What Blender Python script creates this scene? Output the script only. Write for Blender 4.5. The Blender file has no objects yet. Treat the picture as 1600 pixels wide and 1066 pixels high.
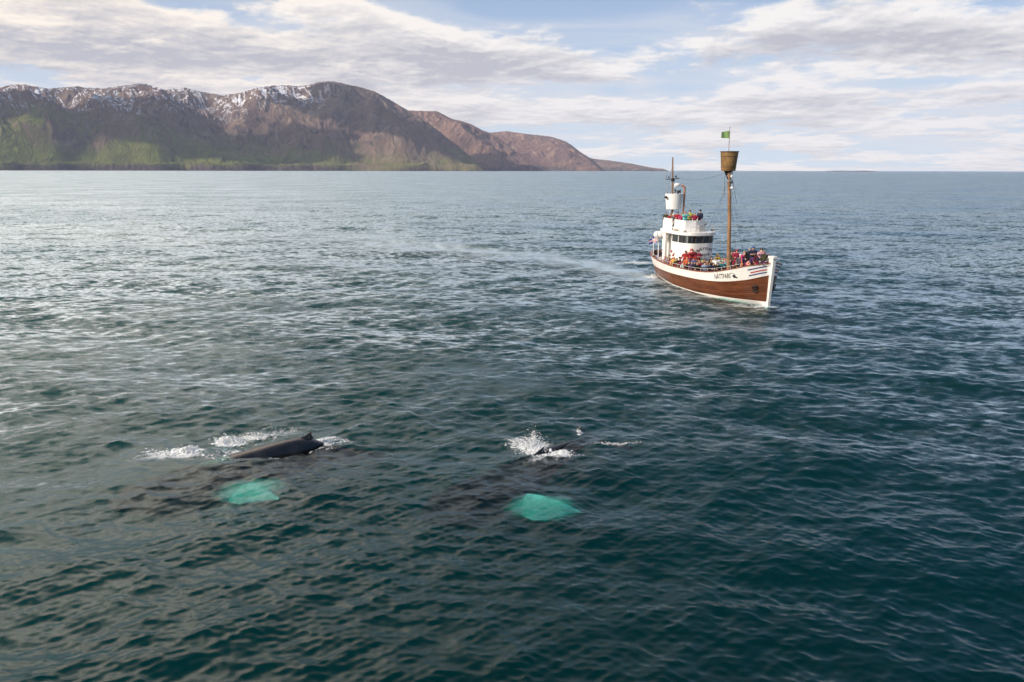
import bpy, bmesh, math, random
import numpy as np
from mathutils import Vector, Matrix

R = math.radians
random.seed(7)
rng = np.random.default_rng(11)
scene = bpy.context.scene
COL = scene.collection

# ------------------------------------------------------------------ camera
CAM_H = 12.5
PITCH = math.atan(267 / 1067)
cam_d = bpy.data.cameras.new("camera")
cam_d.sensor_width = 36.0
cam_d.lens = 24.0
cam_d.clip_start = 0.5
cam_d.clip_end = 200000.0
cam = bpy.data.objects.new("camera", cam_d)
COL.objects.link(cam)
cam.location = (0, 0, CAM_H)
cam.rotation_euler = (Matrix.Rotation(math.pi / 2 - PITCH, 3, 'X') @ Matrix.Rotation(R(0.13), 3, 'Z')).to_euler()
scene.camera = cam

# ------------------------------------------------------------------ colour management, sampling
scene.view_settings.view_transform = 'Standard'
scene.view_settings.look = 'None'
scene.view_settings.exposure = 0.08
scene.view_settings.gamma = 1.0
scene.cycles.use_denoising = True
scene.cycles.max_bounces = 7
scene.cycles.transparent_max_bounces = 12
scene.cycles.volume_bounces = 1
scene.cycles.caustics_reflective = False
scene.cycles.caustics_refractive = False
scene.cycles.sample_clamp_indirect = 6.0

# ------------------------------------------------------------------ sun
SUN_AZ = R(241)      # clockwise from the direction the camera looks (+Y)
SUN_EL = R(32)
SUN_DIR = Vector((math.sin(SUN_AZ) * math.cos(SUN_EL), math.cos(SUN_AZ) * math.cos(SUN_EL), math.sin(SUN_EL)))
sl = bpy.data.lights.new("sun", 'SUN')
sl.energy = 4.6
sl.angle = R(0.5)
sl.color = (1.0, 0.88, 0.74)
sun = bpy.data.objects.new("sun", sl)
COL.objects.link(sun)
sun.rotation_euler = (-SUN_DIR).to_track_quat('-Z', 'Y').to_euler()
sun.location = (0, 0, 60)

# ------------------------------------------------------------------ node helper
class NB:
    """small helper that wires nodes"""
    def __init__(self, tree):
        self.t = tree
        self.n = tree.nodes
        self.l = tree.links
    def new(self, typ, **kw):
        nd = self.n.new(typ)
        for k, v in kw.items():
            setattr(nd, k, v)
        return nd
    def put(self, sock, v):
        if isinstance(v, bpy.types.NodeSocket):
            self.l.new(v, sock)
        elif v is not None:
            if sock.type == 'RGBA' and len(v) == 3:
                v = (*v, 1)
            sock.default_value = v
    def m(self, op, a, b=None, c=None, clamp=False):
        nd = self.new('ShaderNodeMath', operation=op, use_clamp=clamp)
        self.put(nd.inputs[0], a)
        if b is not None: self.put(nd.inputs[1], b)
        if c is not None: self.put(nd.inputs[2], c)
        return nd.outputs[0]
    def vm(self, op, a, b=None, s=None):
        nd = self.new('ShaderNodeVectorMath', operation=op)
        self.put(nd.inputs[0], a)
        if b is not None: self.put(nd.inputs[1], b)
        if s is not None: self.put(nd.inputs['Scale'], s)
        return nd.outputs['Value'] if op in ('LENGTH', 'DOT_PRODUCT') else nd.outputs[0]
    def xyz(self, x, y, z):
        nd = self.new('ShaderNodeCombineXYZ')
        for i, v in enumerate((x, y, z)): self.put(nd.inputs[i], v)
        return nd.outputs[0]
    def sep(self, v):
        nd = self.new('ShaderNodeSeparateXYZ'); self.put(nd.inputs[0], v)
        return nd.outputs
    def noise(self, vec, scale, detail=4, rough=0.5, dist=0.0, lac=2.0):
        nd = self.new('ShaderNodeTexNoise')
        if vec is not None: self.put(nd.inputs['Vector'], vec)
        nd.inputs['Scale'].default_value = scale
        nd.inputs['Detail'].default_value = detail
        nd.inputs['Roughness'].default_value = rough
        nd.inputs['Lacunarity'].default_value = lac
        nd.inputs['Distortion'].default_value = dist
        return nd.outputs
    def ss(self, v, a, b, lo=0.0, hi=1.0):
        nd = self.new('ShaderNodeMapRange', interpolation_type='SMOOTHSTEP')
        for i, q in enumerate((v, a, b, lo, hi)): self.put(nd.inputs[i], q)
        return nd.outputs[0]
    def mix(self, f, a, b, blend='MIX'):
        nd = self.new('ShaderNodeMix', data_type='RGBA', blend_type=blend)
        self.put(nd.inputs[0], f); self.put(nd.inputs[6], a); self.put(nd.inputs[7], b)
        return nd.outputs[2]
    def mixs(self, f, a, b):
        nd = self.new('ShaderNodeMixShader')
        self.put(nd.inputs[0], f); self.l.new(a, nd.inputs[1]); self.l.new(b, nd.inputs[2])
        return nd.outputs[0]

# ------------------------------------------------------------------ world: Nishita sky with a procedural cloud deck
world = bpy.data.worlds.new("World")
scene.world = world
world.use_nodes = True
world.node_tree.nodes.clear()
W = NB(world.node_tree)
sky = W.new('ShaderNodeTexSky', sky_type='NISHITA')
sky.sun_disc = False
sky.sun_elevation = SUN_EL
sky.sun_rotation = SUN_AZ
sky.altitude = 0
sky.air_density = 1.0
sky.dust_density = 0.6
sky.ozone_density = 1.2
SKY_S = 0.09
gen = W.new('ShaderNodeTexCoord').outputs['Generated']
dx, dy, dz = W.sep(gen)
zc = W.m('ADD', W.m('MAXIMUM', dz, 0.0), 0.125)
px = W.m('DIVIDE', dx, zc); py = W.m('DIVIDE', dy, zc)
P0 = W.xyz(px, py, 3.3)
az = W.m('MULTIPLY', W.m('ARCTAN2', dx, dy), 57.2958)
el = W.m('MULTIPLY', W.m('ARCSINE', dz), 57.2958)
# coverage layout in azimuth and elevation (degrees)
BLOBS = [  # az, el, half width az, half width el, weight
    (-30, 9.5, 12, 2.8, 1.0), (-19, 7.5, 12, 2.6, .8), (-30, 13.6, 12, 2.0, .7), (-12, 12.5, 5, 2.5, .7), (-8, 7.6, 10, 2.0, .55),
    (5, 7.3, 6, 1.6, .45), (-24, 11.2, 4, .8, -.7), (-17, 10.2, 4, .8, -.6), (-3, 12.5, 5, 2.4, -.8), (6, 12.8, 9, 2.6, -1.4), (19, 13.2, 8, 1.1, -.6),
    (24, 8.6, 11, 1.7, .9), (33, 7.6, 10, 1.9, .7), (16, 8.2, 3, 1.0, .5), (14, 12, 4, .8, .35), (35, 12.4, 6, .8, .6),
    (11, 9.8, 4, .9, .25), (28, 6.0, 16, .35, -.9), (4, 6.2, 6, .35, -.5), (14, 4.7, 22, .8, .5), (25, 4.1, 20, .9, .35),
    (-60, 24, 45, 12, .6), (45, 32, 50, 20, -1.6), (0, 75, 500, 40, -1.6),
]
cov = None
for a0, e0, wa, we, wt in BLOBS:
    u = W.m('DIVIDE', W.m('SUBTRACT', az, a0), wa)
    v = W.m('DIVIDE', W.m('SUBTRACT', el, e0), we)
    g = W.m('EXPONENT', W.m('MULTIPLY', W.m('ADD', W.m('MULTIPLY', u, u), W.m('MULTIPLY', v, v)), -1.0))
    g = W.m('MULTIPLY', g, wt)
    cov = g if cov is None else W.m('ADD', cov, g)
cov = W.m('ADD', cov, W.ss(el, 7, 13, .68, .46))
cov = W.m('SUBTRACT', cov, W.m('MULTIPLY', W.m('MULTIPLY', W.ss(el, 14, 19), W.ss(az, -32, -8)), 1.8))
def dens(vec):
    a = W.noise(vec, 1.3, 10, .575, .1)[0]
    return a
warp = W.vm('SCALE', P0, s=1.0)
d1 = dens(warp)
d2 = dens(W.vm('ADD', W.vm('MULTIPLY', P0, (.93, .93, 1.0)), (-.07, 0, 0)))
d3 = W.noise(P0, 5.5, 8, .62, .2)[0]
d4 = W.noise(W.vm('ADD', W.vm('MULTIPLY', P0, (.987, .987, 1.0)), (-.015, 0, 0)), 5.5, 8, .62, .2)[0]
dd = W.m('ADD', d1, W.m('MULTIPLY', W.m('SUBTRACT', d3, .5), .32))
thr = W.m('SUBTRACT', .53, W.m('MULTIPLY', cov, .13))
over = W.m('SUBTRACT', dd, thr)
alpha = W.ss(over, -.035, .10)
lit = W.m('ADD', W.m('MULTIPLY', W.m('SUBTRACT', d1, d2), 4.4), W.m('MULTIPLY', W.m('SUBTRACT', d3, d4), 2.2))
thick = W.ss(over, .03, .26)
lit = W.m('ADD', lit, W.m('SUBTRACT', .78, W.m('MULTIPLY', thick, .62)), clamp=True)
lowf = W.ss(el, 1.0, 8.0, .75, .0)           # far clouds run together and pale out
lit = W.m('ADD', W.m('MULTIPLY', lit, W.m('SUBTRACT', 1.0, W.m('MULTIPLY', lowf, .6))), W.m('MULTIPLY', lowf, .52))
CB = 1.0 / SKY_S
left = W.ss(az, -42, 8, 1.0, .0)
c_lit = W.mix(left, tuple(v * CB for v in (.96, .92, .88)), tuple(v * CB for v in (1.08, .96, .82)))
c_dark = tuple(v * CB for v in (.50, .50, .545))
c_cloud = W.mix(lit, c_dark, c_lit)
# milky air near the horizon
base = W.vm('MULTIPLY', sky.outputs[0], (.50, .78, 1.06))
deepb = W.mix(W.ss(el, 9.0, 30.0), tuple(v * CB for v in (.47, .60, .80)), tuple(v * CB for v in (.07, .225, .44)))
base = W.mix(.65, base, deepb)
hz = W.ss(el, 0.0, 13.5, .92, .0)
base = W.mix(hz, base, tuple(v * CB for v in (.66, .77, .87)))
# a thin veil of high cloud behind the deck
veil = W.noise(W.vm('MULTIPLY', P0, (.55, 1.1, 1.0)), 1.4, 6, .6, .6)[0]
veil = W.m('MULTIPLY', W.ss(W.m('ADD', veil, W.m('MULTIPLY', cov, .10)), .44, .72), W.ss(el, 18, 7, .06, .62))
base = W.mix(veil, base, tuple(v * CB for v in (.80, .79, .80)))
col = W.mix(W.m('MULTIPLY', alpha, .96), base, c_cloud)
# the sky near the sun side glows: light scattered forward by thin cloud
gaz = W.m('DIVIDE', W.m('SUBTRACT', az, -64), 50); gel = W.m('DIVIDE', W.m('SUBTRACT', el, 30), 18)
glow = W.m('EXPONENT', W.m('MULTIPLY', W.m('ADD', W.m('MULTIPLY', gaz, gaz), W.m('MULTIPLY', gel, gel)), -1.0))
glow = W.m('MULTIPLY', glow, W.ss(el, 12.5, 22))
col = W.mix(glow, col, tuple(v * CB for v in (4.1, 3.3, 2.62)))
bg = W.new('ShaderNodeBackground')
W.put(bg.inputs[0], col); bg.inputs[1].default_value = SKY_S
W.l.new(bg.outputs[0], W.new('ShaderNodeOutputWorld').inputs[0])
world.cycles.sampling_method = 'MANUAL'
world.cycles.sample_map_resolution = 1024

# ------------------------------------------------------------------ object helpers
def link(o, parent=None):
    COL.objects.link(o)
    if parent is not None:
        o.parent = parent
    return o
def tag(o, label=None, cat=None, group=None, kind=None):
    if label: o['label'] = label
    if cat: o['category'] = cat
    if group: o['group'] = group
    if kind: o['kind'] = kind
    return o
def mesh_np(name, verts, faces, mat=None, parent=None, smooth=True):
    """verts (n,3) array, faces (m,k) int array of one size"""
    me = bpy.data.meshes.new(name)
    verts = np.asarray(verts, dtype=np.float32); faces = np.asarray(faces, dtype=np.int32)
    m, k = faces.shape
    me.vertices.add(len(verts)); me.vertices.foreach_set('co', verts.ravel())
    me.loops.add(m * k); me.loops.foreach_set('vertex_index', faces.ravel())
    me.polygons.add(m)
    me.polygons.foreach_set('loop_start', np.arange(m, dtype=np.int32) * k)
    me.polygons.foreach_set('loop_total', np.full(m, k, dtype=np.int32))
    me.polygons.foreach_set('use_smooth', np.full(m, smooth))
    me.update(calc_edges=True)
    if mat is not None: me.materials.append(mat)
    o = bpy.data.objects.new(name, me)
    return link(o, parent)
def attr(o, name, vals):
    a = o.data.attributes.new(name, 'FLOAT', 'POINT')
    a.data.foreach_set('value', np.asarray(vals, dtype=np.float32))

# pixel of the 1600x1066 picture -> point on the sea; used once to read positions
F = 1067.0
def ray(pxx, pyy):
    a = (pxx - 800) / F; b = (533 - pyy) / F
    return np.array([a, math.cos(PITCH) + b * math.sin(PITCH), -math.sin(PITCH) + b * math.cos(PITCH)])
def ground(pxx, pyy, z=0.0):
    d = ray(pxx, pyy); t = (z - CAM_H) / d[2]
    return np.array([0, 0, CAM_H]) + d * t

# ------------------------------------------------------------------ vectorised gradient noise
_perm = rng.permutation(256); _perm = np.concatenate([_perm, _perm])
_gr = np.stack([np.cos(np.arange(256) * 2.399963), np.sin(np.arange(256) * 2.399963)], 1)
def pnoise(x, y):
    xi = np.floor(x).astype(int); yi = np.floor(y).astype(int)
    xf = x - xi; yf = y - yi
    u = xf * xf * xf * (xf * (xf * 6 - 15) + 10); v = yf * yf * yf * (yf * (yf * 6 - 15) + 10)
    def g(ix, iy, fx, fy):
        h = _perm[(_perm[ix & 255] + iy) & 255]
        return _gr[h, 0] * fx + _gr[h, 1] * fy
    a = g(xi, yi, xf, yf); b = g(xi + 1, yi, xf - 1, yf)
    c = g(xi, yi + 1, xf, yf - 1); d = g(xi + 1, yi + 1, xf - 1, yf - 1)
    return ((a + (b - a) * u) * (1 - v) + (c + (d - c) * u) * v) * 1.4
def fbm(x, y, o=5, g=.5, l=2.03):
    s = 0; a = 1; t = 0
    for i in range(o):
        s = s + a * pnoise(x + 17.3 * i, y - 9.1 * i); t += a; a *= g; x = x * l; y = y * l
    return s / t
def ridged(x, y, o=5, g=.5, l=2.03):
    s = 0; a = 1; t = 0
    for i in range(o):
        s = s + a * (1 - 2 * np.abs(pnoise(x + 13.7 * i, y + 5.1 * i))); t += a; a *= g; x = x * l; y = y * l
    return s / t
def sstep(x, a, b):
    t = np.clip((x - a) / (b - a), 0, 1); return t * t * (3 - 2 * t)
# ------------------------------------------------------------------ the sea
NW = 190
_lam = np.exp(np.linspace(np.log(.22), np.log(22.0), NW)) * (1 + .05 * rng.standard_normal(NW))
_th0 = np.where(rng.random(NW) < .62, rng.normal(-1.72, .42, NW), rng.normal(-1.05, .75, NW))   # travel direction
_th0 = np.where(_lam > 6, rng.normal(-1.9, .3, NW), _th0)
_kk = 2 * np.pi / _lam
_steep = np.where(_lam < 1.0, .0240, np.where(_lam < 2.6, .0178, np.where(_lam < 5, .0125, .0090))) * (1 + .35 * rng.standard_normal(NW)).clip(.3, 2)
_amp = _steep / _kk
_ph = rng.random(NW) * 6.2832
_kx = _kk * np.cos(_th0); _ky = _kk * np.sin(_th0)

# paths of calmer water: the wake behind the boat and two footprints of the whales
WAKE = np.array([ground(*p)[:2] for p in ((1035, 437), (985, 424), (930, 413), (860, 402), (770, 392), (680, 384), (600, 375), (520, 366))])
WAKE_W = np.array([1.6, 2.6, 3.2, 3.6, 4.5, 5.5, 7.0, 9.0])
PATCH = [(ground(800, 602)[:2], 3.6, 2.3), (ground(720, 575)[:2], 5.0, 2.4), (ground(250, 725)[:2], 2.6, 1.4)]
# foam lace lying on the water: px, py, half sizes in px, strength
LACE = [(288, 709, 24, 9, .9), (255, 712, 30, 9, .65), (235, 716, 40, 8, .4), (362, 689, 24, 7, .95), (400, 682, 40, 5, .6), (440, 673, 30, 5, .35), (400, 711, 46, 5, .75), (460, 702, 34, 4, .7), (505, 689, 20, 6, .9), (530, 686, 26, 4, .4),
        (832, 695, 28, 9, .9), (850, 704, 30, 7, .95), (815, 690, 26, 10, .5), (875, 708, 22, 6, .7), (960, 694, 40, 2, .45), (907, 673, 6, 4, .5), (850, 715, 50, 9, .35),
        (1200, 480, 14, 2.5, .9), (1175, 480, 26, 2, .6), (1140, 476, 22, 2, .5), (1100, 466, 26, 2, .4), (1218, 474, 10, 3, .7), (1000, 413, 20, 2.0, .6), (1018, 431, 12, 4, .8), (960, 412, 40, 2, .5)]
def calm(x, y):
    out = np.zeros_like(x)
    best = np.full_like(x, 1e9); wd = np.ones_like(x)
    P = np.stack([x, y], -1)
    for i in range(len(WAKE) - 1):
        a, b = WAKE[i], WAKE[i + 1]; ab = b - a
        t = np.clip(((P - a) @ ab) / (ab @ ab), 0, 1)
        q = P - (a + t[..., None] * ab)
        side = (ab[0] * q[..., 1] - ab[1] * q[..., 0]) / np.hypot(*ab)
        d = np.hypot(q[..., 0], q[..., 1])
        near = np.where(side > 0, d * .55, d * 1.3)       # softer on the camera side
        w = WAKE_W[i] + (WAKE_W[i + 1] - WAKE_W[i]) * t
        m = near / w < best / wd
        best = np.where(m, near, best); wd = np.where(m, w, wd)
    far_ = sstep(x, -45, -5); bub = np.exp(-(best / (wd * .8)) ** 2) * (.25 + .75 * far_)
    out = np.maximum(out, .75 * np.exp(-(best / wd) ** 2) * (.2 + .8 * far_))
    for c, rx, ry in PATCH:
        out = np.maximum(out, .7 * np.exp(-((x - c[0]) / rx) ** 2 - ((y - c[1]) / ry) ** 2))
    calm.bubbles = bub * (.6 + .8 * fbm(x * .5, y * .25 + .2 * x, 4)).clip(0, 1.2)
    lace = np.zeros_like(x)
    for px_, py_, rx_, ry_, st_ in LACE:
        c = ground(px_, py_)[:2]; ex = rx_ * c[1] / 1000; ey = ry_ * c[1] / 1000 / .42
        lace = np.maximum(lace, st_ * np.exp(-((x - c[0]) / ex) ** 2 - ((y - c[1]) / ey) ** 2))
    m = lace > .03
    if m.any():
        web = ridged(x[m] * 2.1 + 5, y[m] * 2.1, 5, .6) * .5 + .5
        lace[m] = sstep(web + lace[m] * .62, .84, 1.12) * np.minimum(1, lace[m] * 1.6)
    calm.lace = lace
    return out * (.75 + .35 * fbm(x * .16, y * .3, 3)).clip(0, 1)

def waves(x, y, spacing=None):
    """displacement (dx, dy, dz) of the water and the slope lost to a coarse grid"""
    x = np.asarray(x, np.float32); y = np.asarray(y, np.float32)
    DX = np.zeros_like(x); DY = np.zeros_like(x); DZ = np.zeros_like(x); lost = np.zeros_like(x)
    cm = calm(x, y).astype(np.float32)
    gust = (1 + .6 * fbm(x * .045 + 3, y * .06, 3)).astype(np.float32)
    for i in range(NW):
        w = np.ones_like(x)
        if spacing is not None:
            w = sstep(_lam[i] / spacing, 2.2, 5.0).astype(np.float32)
            lost += (_steep[i] ** 2) * .5 * (1 - w * w)
            if w.max() <= 0: continue
        if _lam[i] < 3.5: w = w * (1 - cm) * gust
        p = (_kx[i] * x + _ky[i] * y + _ph[i]).astype(np.float32)
        s, c = np.sin(p), np.cos(p)
        DZ += _amp[i] * w * c
        ch = .85 * _amp[i] * w
        DX -= ch * np.cos(_th0[i]) * s; DY -= ch * np.sin(_th0[i]) * s
    return DX, DY, DZ, np.sqrt(lost), cm
def sea_z(x, y):
    a = np.atleast_1d(np.float32(x)); b = np.atleast_1d(np.float32(y))
    DX, DY, DZ, _, _ = waves(a, b)
    DX2, DY2, DZ2, _, _ = waves(a - DX, b - DY)
    return DZ2

def make_sea():
    fpx = 683.0
    az_in = np.linspace(-R(43), R(43), 940)
    az_out = np.linspace(R(43), R(317), 70)[1:-1]
    azs = np.concatenate([az_in, az_out]); NA = len(azs)
    rr = [0.6, 2, 4, 6, 8, 9.5, 10.8]
    r = 11.5
    while r < 2500:
        rr.append(r); r += max(.62 * r * r / (CAM_H * fpx) * (1 + (CAM_H / r) ** 2), .012)
    while r < 90000:
        rr.append(r); r *= 1.12
    rr.append(90000.0)
    rr = np.array(rr); NR = len(rr)
    dr = np.gradient(rr)
    A, RR = np.meshgrid(azs, rr)
    X = (np.sin(A) * RR); Y = (np.cos(A) * RR)
    da = np.gradient(azs); da[len(az_in):] = R(4)
    SP = np.maximum(np.repeat(dr[:, None], NA, 1), RR * da[None, :])
    x = X.ravel(); y = Y.ravel()
    dx_, dy_, dz_, lost, cm = waves(x, y, SP.ravel().astype(np.float32))
    V = np.stack([x + dx_, y + dy_, dz_], 1)
    V = np.concatenate([V, [[0, 0, 0]]])
    lost = np.append(lost, .1); cm = np.append(cm, 0)
    i = np.arange(NR - 1)[:, None]; j = np.arange(NA)[None, :]; j2 = (j + 1) % NA
    Fq = np.stack([i * NA + j, i * NA + j2, (i + 1) * NA + j2, (i + 1) * NA + j], -1).reshape(-1, 4)
    c = NR * NA
    ft = np.stack([np.full(NA, c), np.arange(NA), np.arange(NA), (np.arange(NA) + 1) % NA], 1)
    o = mesh_np('sea', V, Fq, sea_mat)
    calm(x, y); attr(o, 'lace', np.append(calm.lace, 0)); attr(o, 'bubbles', np.append(calm.bubbles, 0)); attr(o, 'lost', lost); attr(o, 'calm', cm)
    return o

sea_mat = bpy.data.materials.new('sea_water'); sea_mat.use_nodes = True
S = NB(sea_mat.node_tree); S.n.clear()
pos = S.new('ShaderNodeNewGeometry').outputs['Position']
nrm = S.new('ShaderNodeNewGeometry').outputs['Normal']
a_l = S.new('ShaderNodeAttribute', attribute_name='lost').outputs['Fac']
a_c = S.new('ShaderNodeAttribute', attribute_name='calm').outputs['Fac']
gust = S.noise(S.vm('MULTIPLY', pos, (.02, .035, 0)), 1.0, 3, .5)[0]
gustf = S.ss(gust, .3, .7, .65, 1.35)
keep = S.m('MULTIPLY', S.m('SUBTRACT', 1.0, S.m('MULTIPLY', a_c, .88)), gustf)
def slope(vec_scale, rot, detail, rough, amp, seed):
    mp = S.new('ShaderNodeMapping'); S.put(mp.inputs['Vector'], pos)
    mp.inputs['Rotation'].default_value = (0, 0, rot)
    mp.inputs['Scale'].default_value = vec_scale
    mp.inputs['Location'].default_value = (seed, seed * .7, 0)
    c = S.noise(mp.outputs[0], 1.0, detail, rough, .4)[1]
    c = S.vm('SUBTRACT', c, (.5, .5, .5))
    return S.vm('SCALE', S.vm('MULTIPLY', c, (1, 1, 0)), s=amp)
micro = slope((2.6, 5.4, 0), R(12), 3, .55, S.m('MULTIPLY', keep, .30), 3.1)
micro2 = slope((1.2, 2.4, 0), R(-25), 2, .5, S.m('MULTIPLY', keep, .22), 11.7)
mid = slope((1.0, 1.9, 0), R(14), 4, .6, S.m('MULTIPLY', S.m('MULTIPLY', a_l, keep), 9.0), 7.7)
mid2 = slope((.16, .30, 0), R(-28), 3, .55, S.m('MULTIPLY', S.m('MULTIPLY', a_l, keep), 4.5), 17.7)
N = S.vm('NORMALIZE', S.vm('ADD', S.vm('ADD', S.vm('ADD', nrm, micro), micro2), S.vm('ADD', mid, mid2)))
fres = S.new('ShaderNodeFresnel'); bf = S.new('ShaderNodeNewGeometry').outputs['Backfacing']; S.put(fres.inputs['IOR'], S.m('SUBTRACT', 1.333, S.m('MULTIPLY', bf, .583))); S.put(fres.inputs['Normal'], N)
gl = S.new('ShaderNodeBsdfGlossy', distribution='GGX'); S.put(gl.inputs['Roughness'], S.m('ADD', .12, S.m('MULTIPLY', S.m('MULTIPLY', a_l, keep), 2.3)))
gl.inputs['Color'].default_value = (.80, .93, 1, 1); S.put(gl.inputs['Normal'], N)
tr = S.new('ShaderNodeBsdfTransparent'); tr.inputs['Color'].default_value = (.56, .94, .86, 1)
a_b = S.new('ShaderNodeAttribute', attribute_name='bubbles').outputs['Fac']
bn = S.noise(S.vm('MULTIPLY', pos, (.5, 2.6, 0)), 1.0, 6, .65, .8)[0]
milk = S.new('ShaderNodeBsdfDiffuse'); milk.inputs[0].default_value = (.62, .71, .72, 1)
under = S.mixs(S.m('MULTIPLY', a_b, S.ss(bn, .32, .60, .40, 1.0)), tr.outputs[0], milk.outputs[0])     # air bubbles left in the wake
a_lc = S.new('ShaderNodeAttribute', attribute_name='lace').outputs['Fac']
fm = S.new('ShaderNodeBsdfDiffuse'); fm.inputs[0].default_value = (.70, .73, .73, 1)
fine = S.noise(pos, 9.0, 4, .7)[0]
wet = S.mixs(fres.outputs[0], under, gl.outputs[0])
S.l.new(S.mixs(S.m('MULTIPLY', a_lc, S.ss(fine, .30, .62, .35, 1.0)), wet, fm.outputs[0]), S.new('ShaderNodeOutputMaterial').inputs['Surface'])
sea = make_sea()
tag(sea, 'dark teal choppy sea reaching to the horizon', kind='structure')

def box_mesh(name, lo, hi, mat, parent=None):
    x0, y0, z0 = lo; x1, y1, z1 = hi
    v = [(x0, y0, z0), (x1, y0, z0), (x1, y1, z0), (x0, y1, z0), (x0, y0, z1), (x1, y0, z1), (x1, y1, z1), (x0, y1, z1)]
    f = [(0, 3, 2, 1), (4, 5, 6, 7), (0, 1, 5, 4), (1, 2, 6, 5), (2, 3, 7, 6), (3, 0, 4, 7)]
    return mesh_np(name, v, f, mat, parent, smooth=False)
def vol_mat(name, color, dens, absorb=(0, 0, 0), aniso=0.0):
    m = bpy.data.materials.new(name); m.use_nodes = True
    b = NB(m.node_tree); b.n.clear()
    v = b.new('ShaderNodeVolumePrincipled')
    v.inputs['Color'].default_value = (*color, 1); v.inputs['Density'].default_value = dens
    v.inputs['Absorption Color'].default_value = (*absorb, 1); v.inputs['Anisotropy'].default_value = aniso
    b.l.new(v.outputs[0], b.new('ShaderNodeOutputMaterial').inputs['Volume'])
    m.cycles.homogeneous_volume = True
    return m
deep = box_mesh('water_depth', (-89000, -89000, -70), (89000, 89000, -.6),
                vol_mat('sea_depth', (.0006, .030, .034), .78, (.08, .60, .60), .3))
tag(deep, 'green depth of the sea under its surface', kind='structure')
haze = box_mesh('haze', (-15000, -1500, -1.6), (15000, 14800, 1560),
                vol_mat('haze_air', (.72, .77, 1.0), 2.2e-5, (0, 0, 0), .0))
tag(haze, 'pale sea air that fades the far mountains', kind='stuff')
# ------------------------------------------------------------------ mountains across the bay
def sky_line(pts):
    out = []
    for a, b in pts:
        d = ray(a, b); out.append((math.atan2(d[0], d[1]), d[2] / math.hypot(d[0], d[1])))
    return np.array(out)
LINE_MAIN = sky_line([(-160, 150), (-110, 132), (-60, 142), (-20, 133), (0, 138.5), (12, 135), (35, 133), (55, 137), (75, 140), (100, 138), (120, 136.5), (135, 139), (160, 139), (190, 135.5),
    (215, 132), (228, 132.5), (245, 138), (258, 142), (268, 140), (290, 138), (310, 144), (330, 147), (350, 149.5), (375, 146), (395, 139), (420, 135), (450, 134),
    (465, 136), (480, 133), (500, 128.5), (512, 127), (530, 130), (560, 136), (585, 143.5), (610, 157), (640, 175), (670, 194), (700, 217), (724, 236), (745, 252), (760, 264), (790, 268)])
LINE_B = sky_line([(540, 190), (600, 175), (635, 173), (660, 173.5), (682, 174), (690, 178), (705, 186), (720, 189), (737, 195), (752, 203), (765, 208), (785, 221), (810, 238), (835, 254), (850, 264), (870, 268)])
LINE_C = sky_line([(680, 225), (730, 208), (765, 207.5), (778, 206), (792, 205), (812, 208), (835, 210.5), (858, 213), (872, 217), (884, 221), (893, 227), (902, 234.5), (912, 241), (922, 247), (932, 255), (942, 264), (955, 268)])
LINE_D = sky_line([(850, 238), (900, 243), (930, 248), (960, 251.5), (985, 255), (1005, 259), (1022, 262), (1035, 263), (1045, 266.5), (1060, 268)])
LINE_L = sky_line([(-160, 175), (-80, 172), (0, 178), (40, 183), (85, 190), (115, 196), (150, 208), (178, 214), (215, 211), (250, 209), (290, 215), (330, 222), (370, 232), (420, 241), (470, 254), (500, 264), (520, 270)])
LINE_S = sky_line([(-60, 205), (60, 215), (95, 200), (120, 185), (150, 171), (180, 165), (215, 163), (245, 168), (275, 178), (300, 193), (330, 212), (350, 226)])

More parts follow.
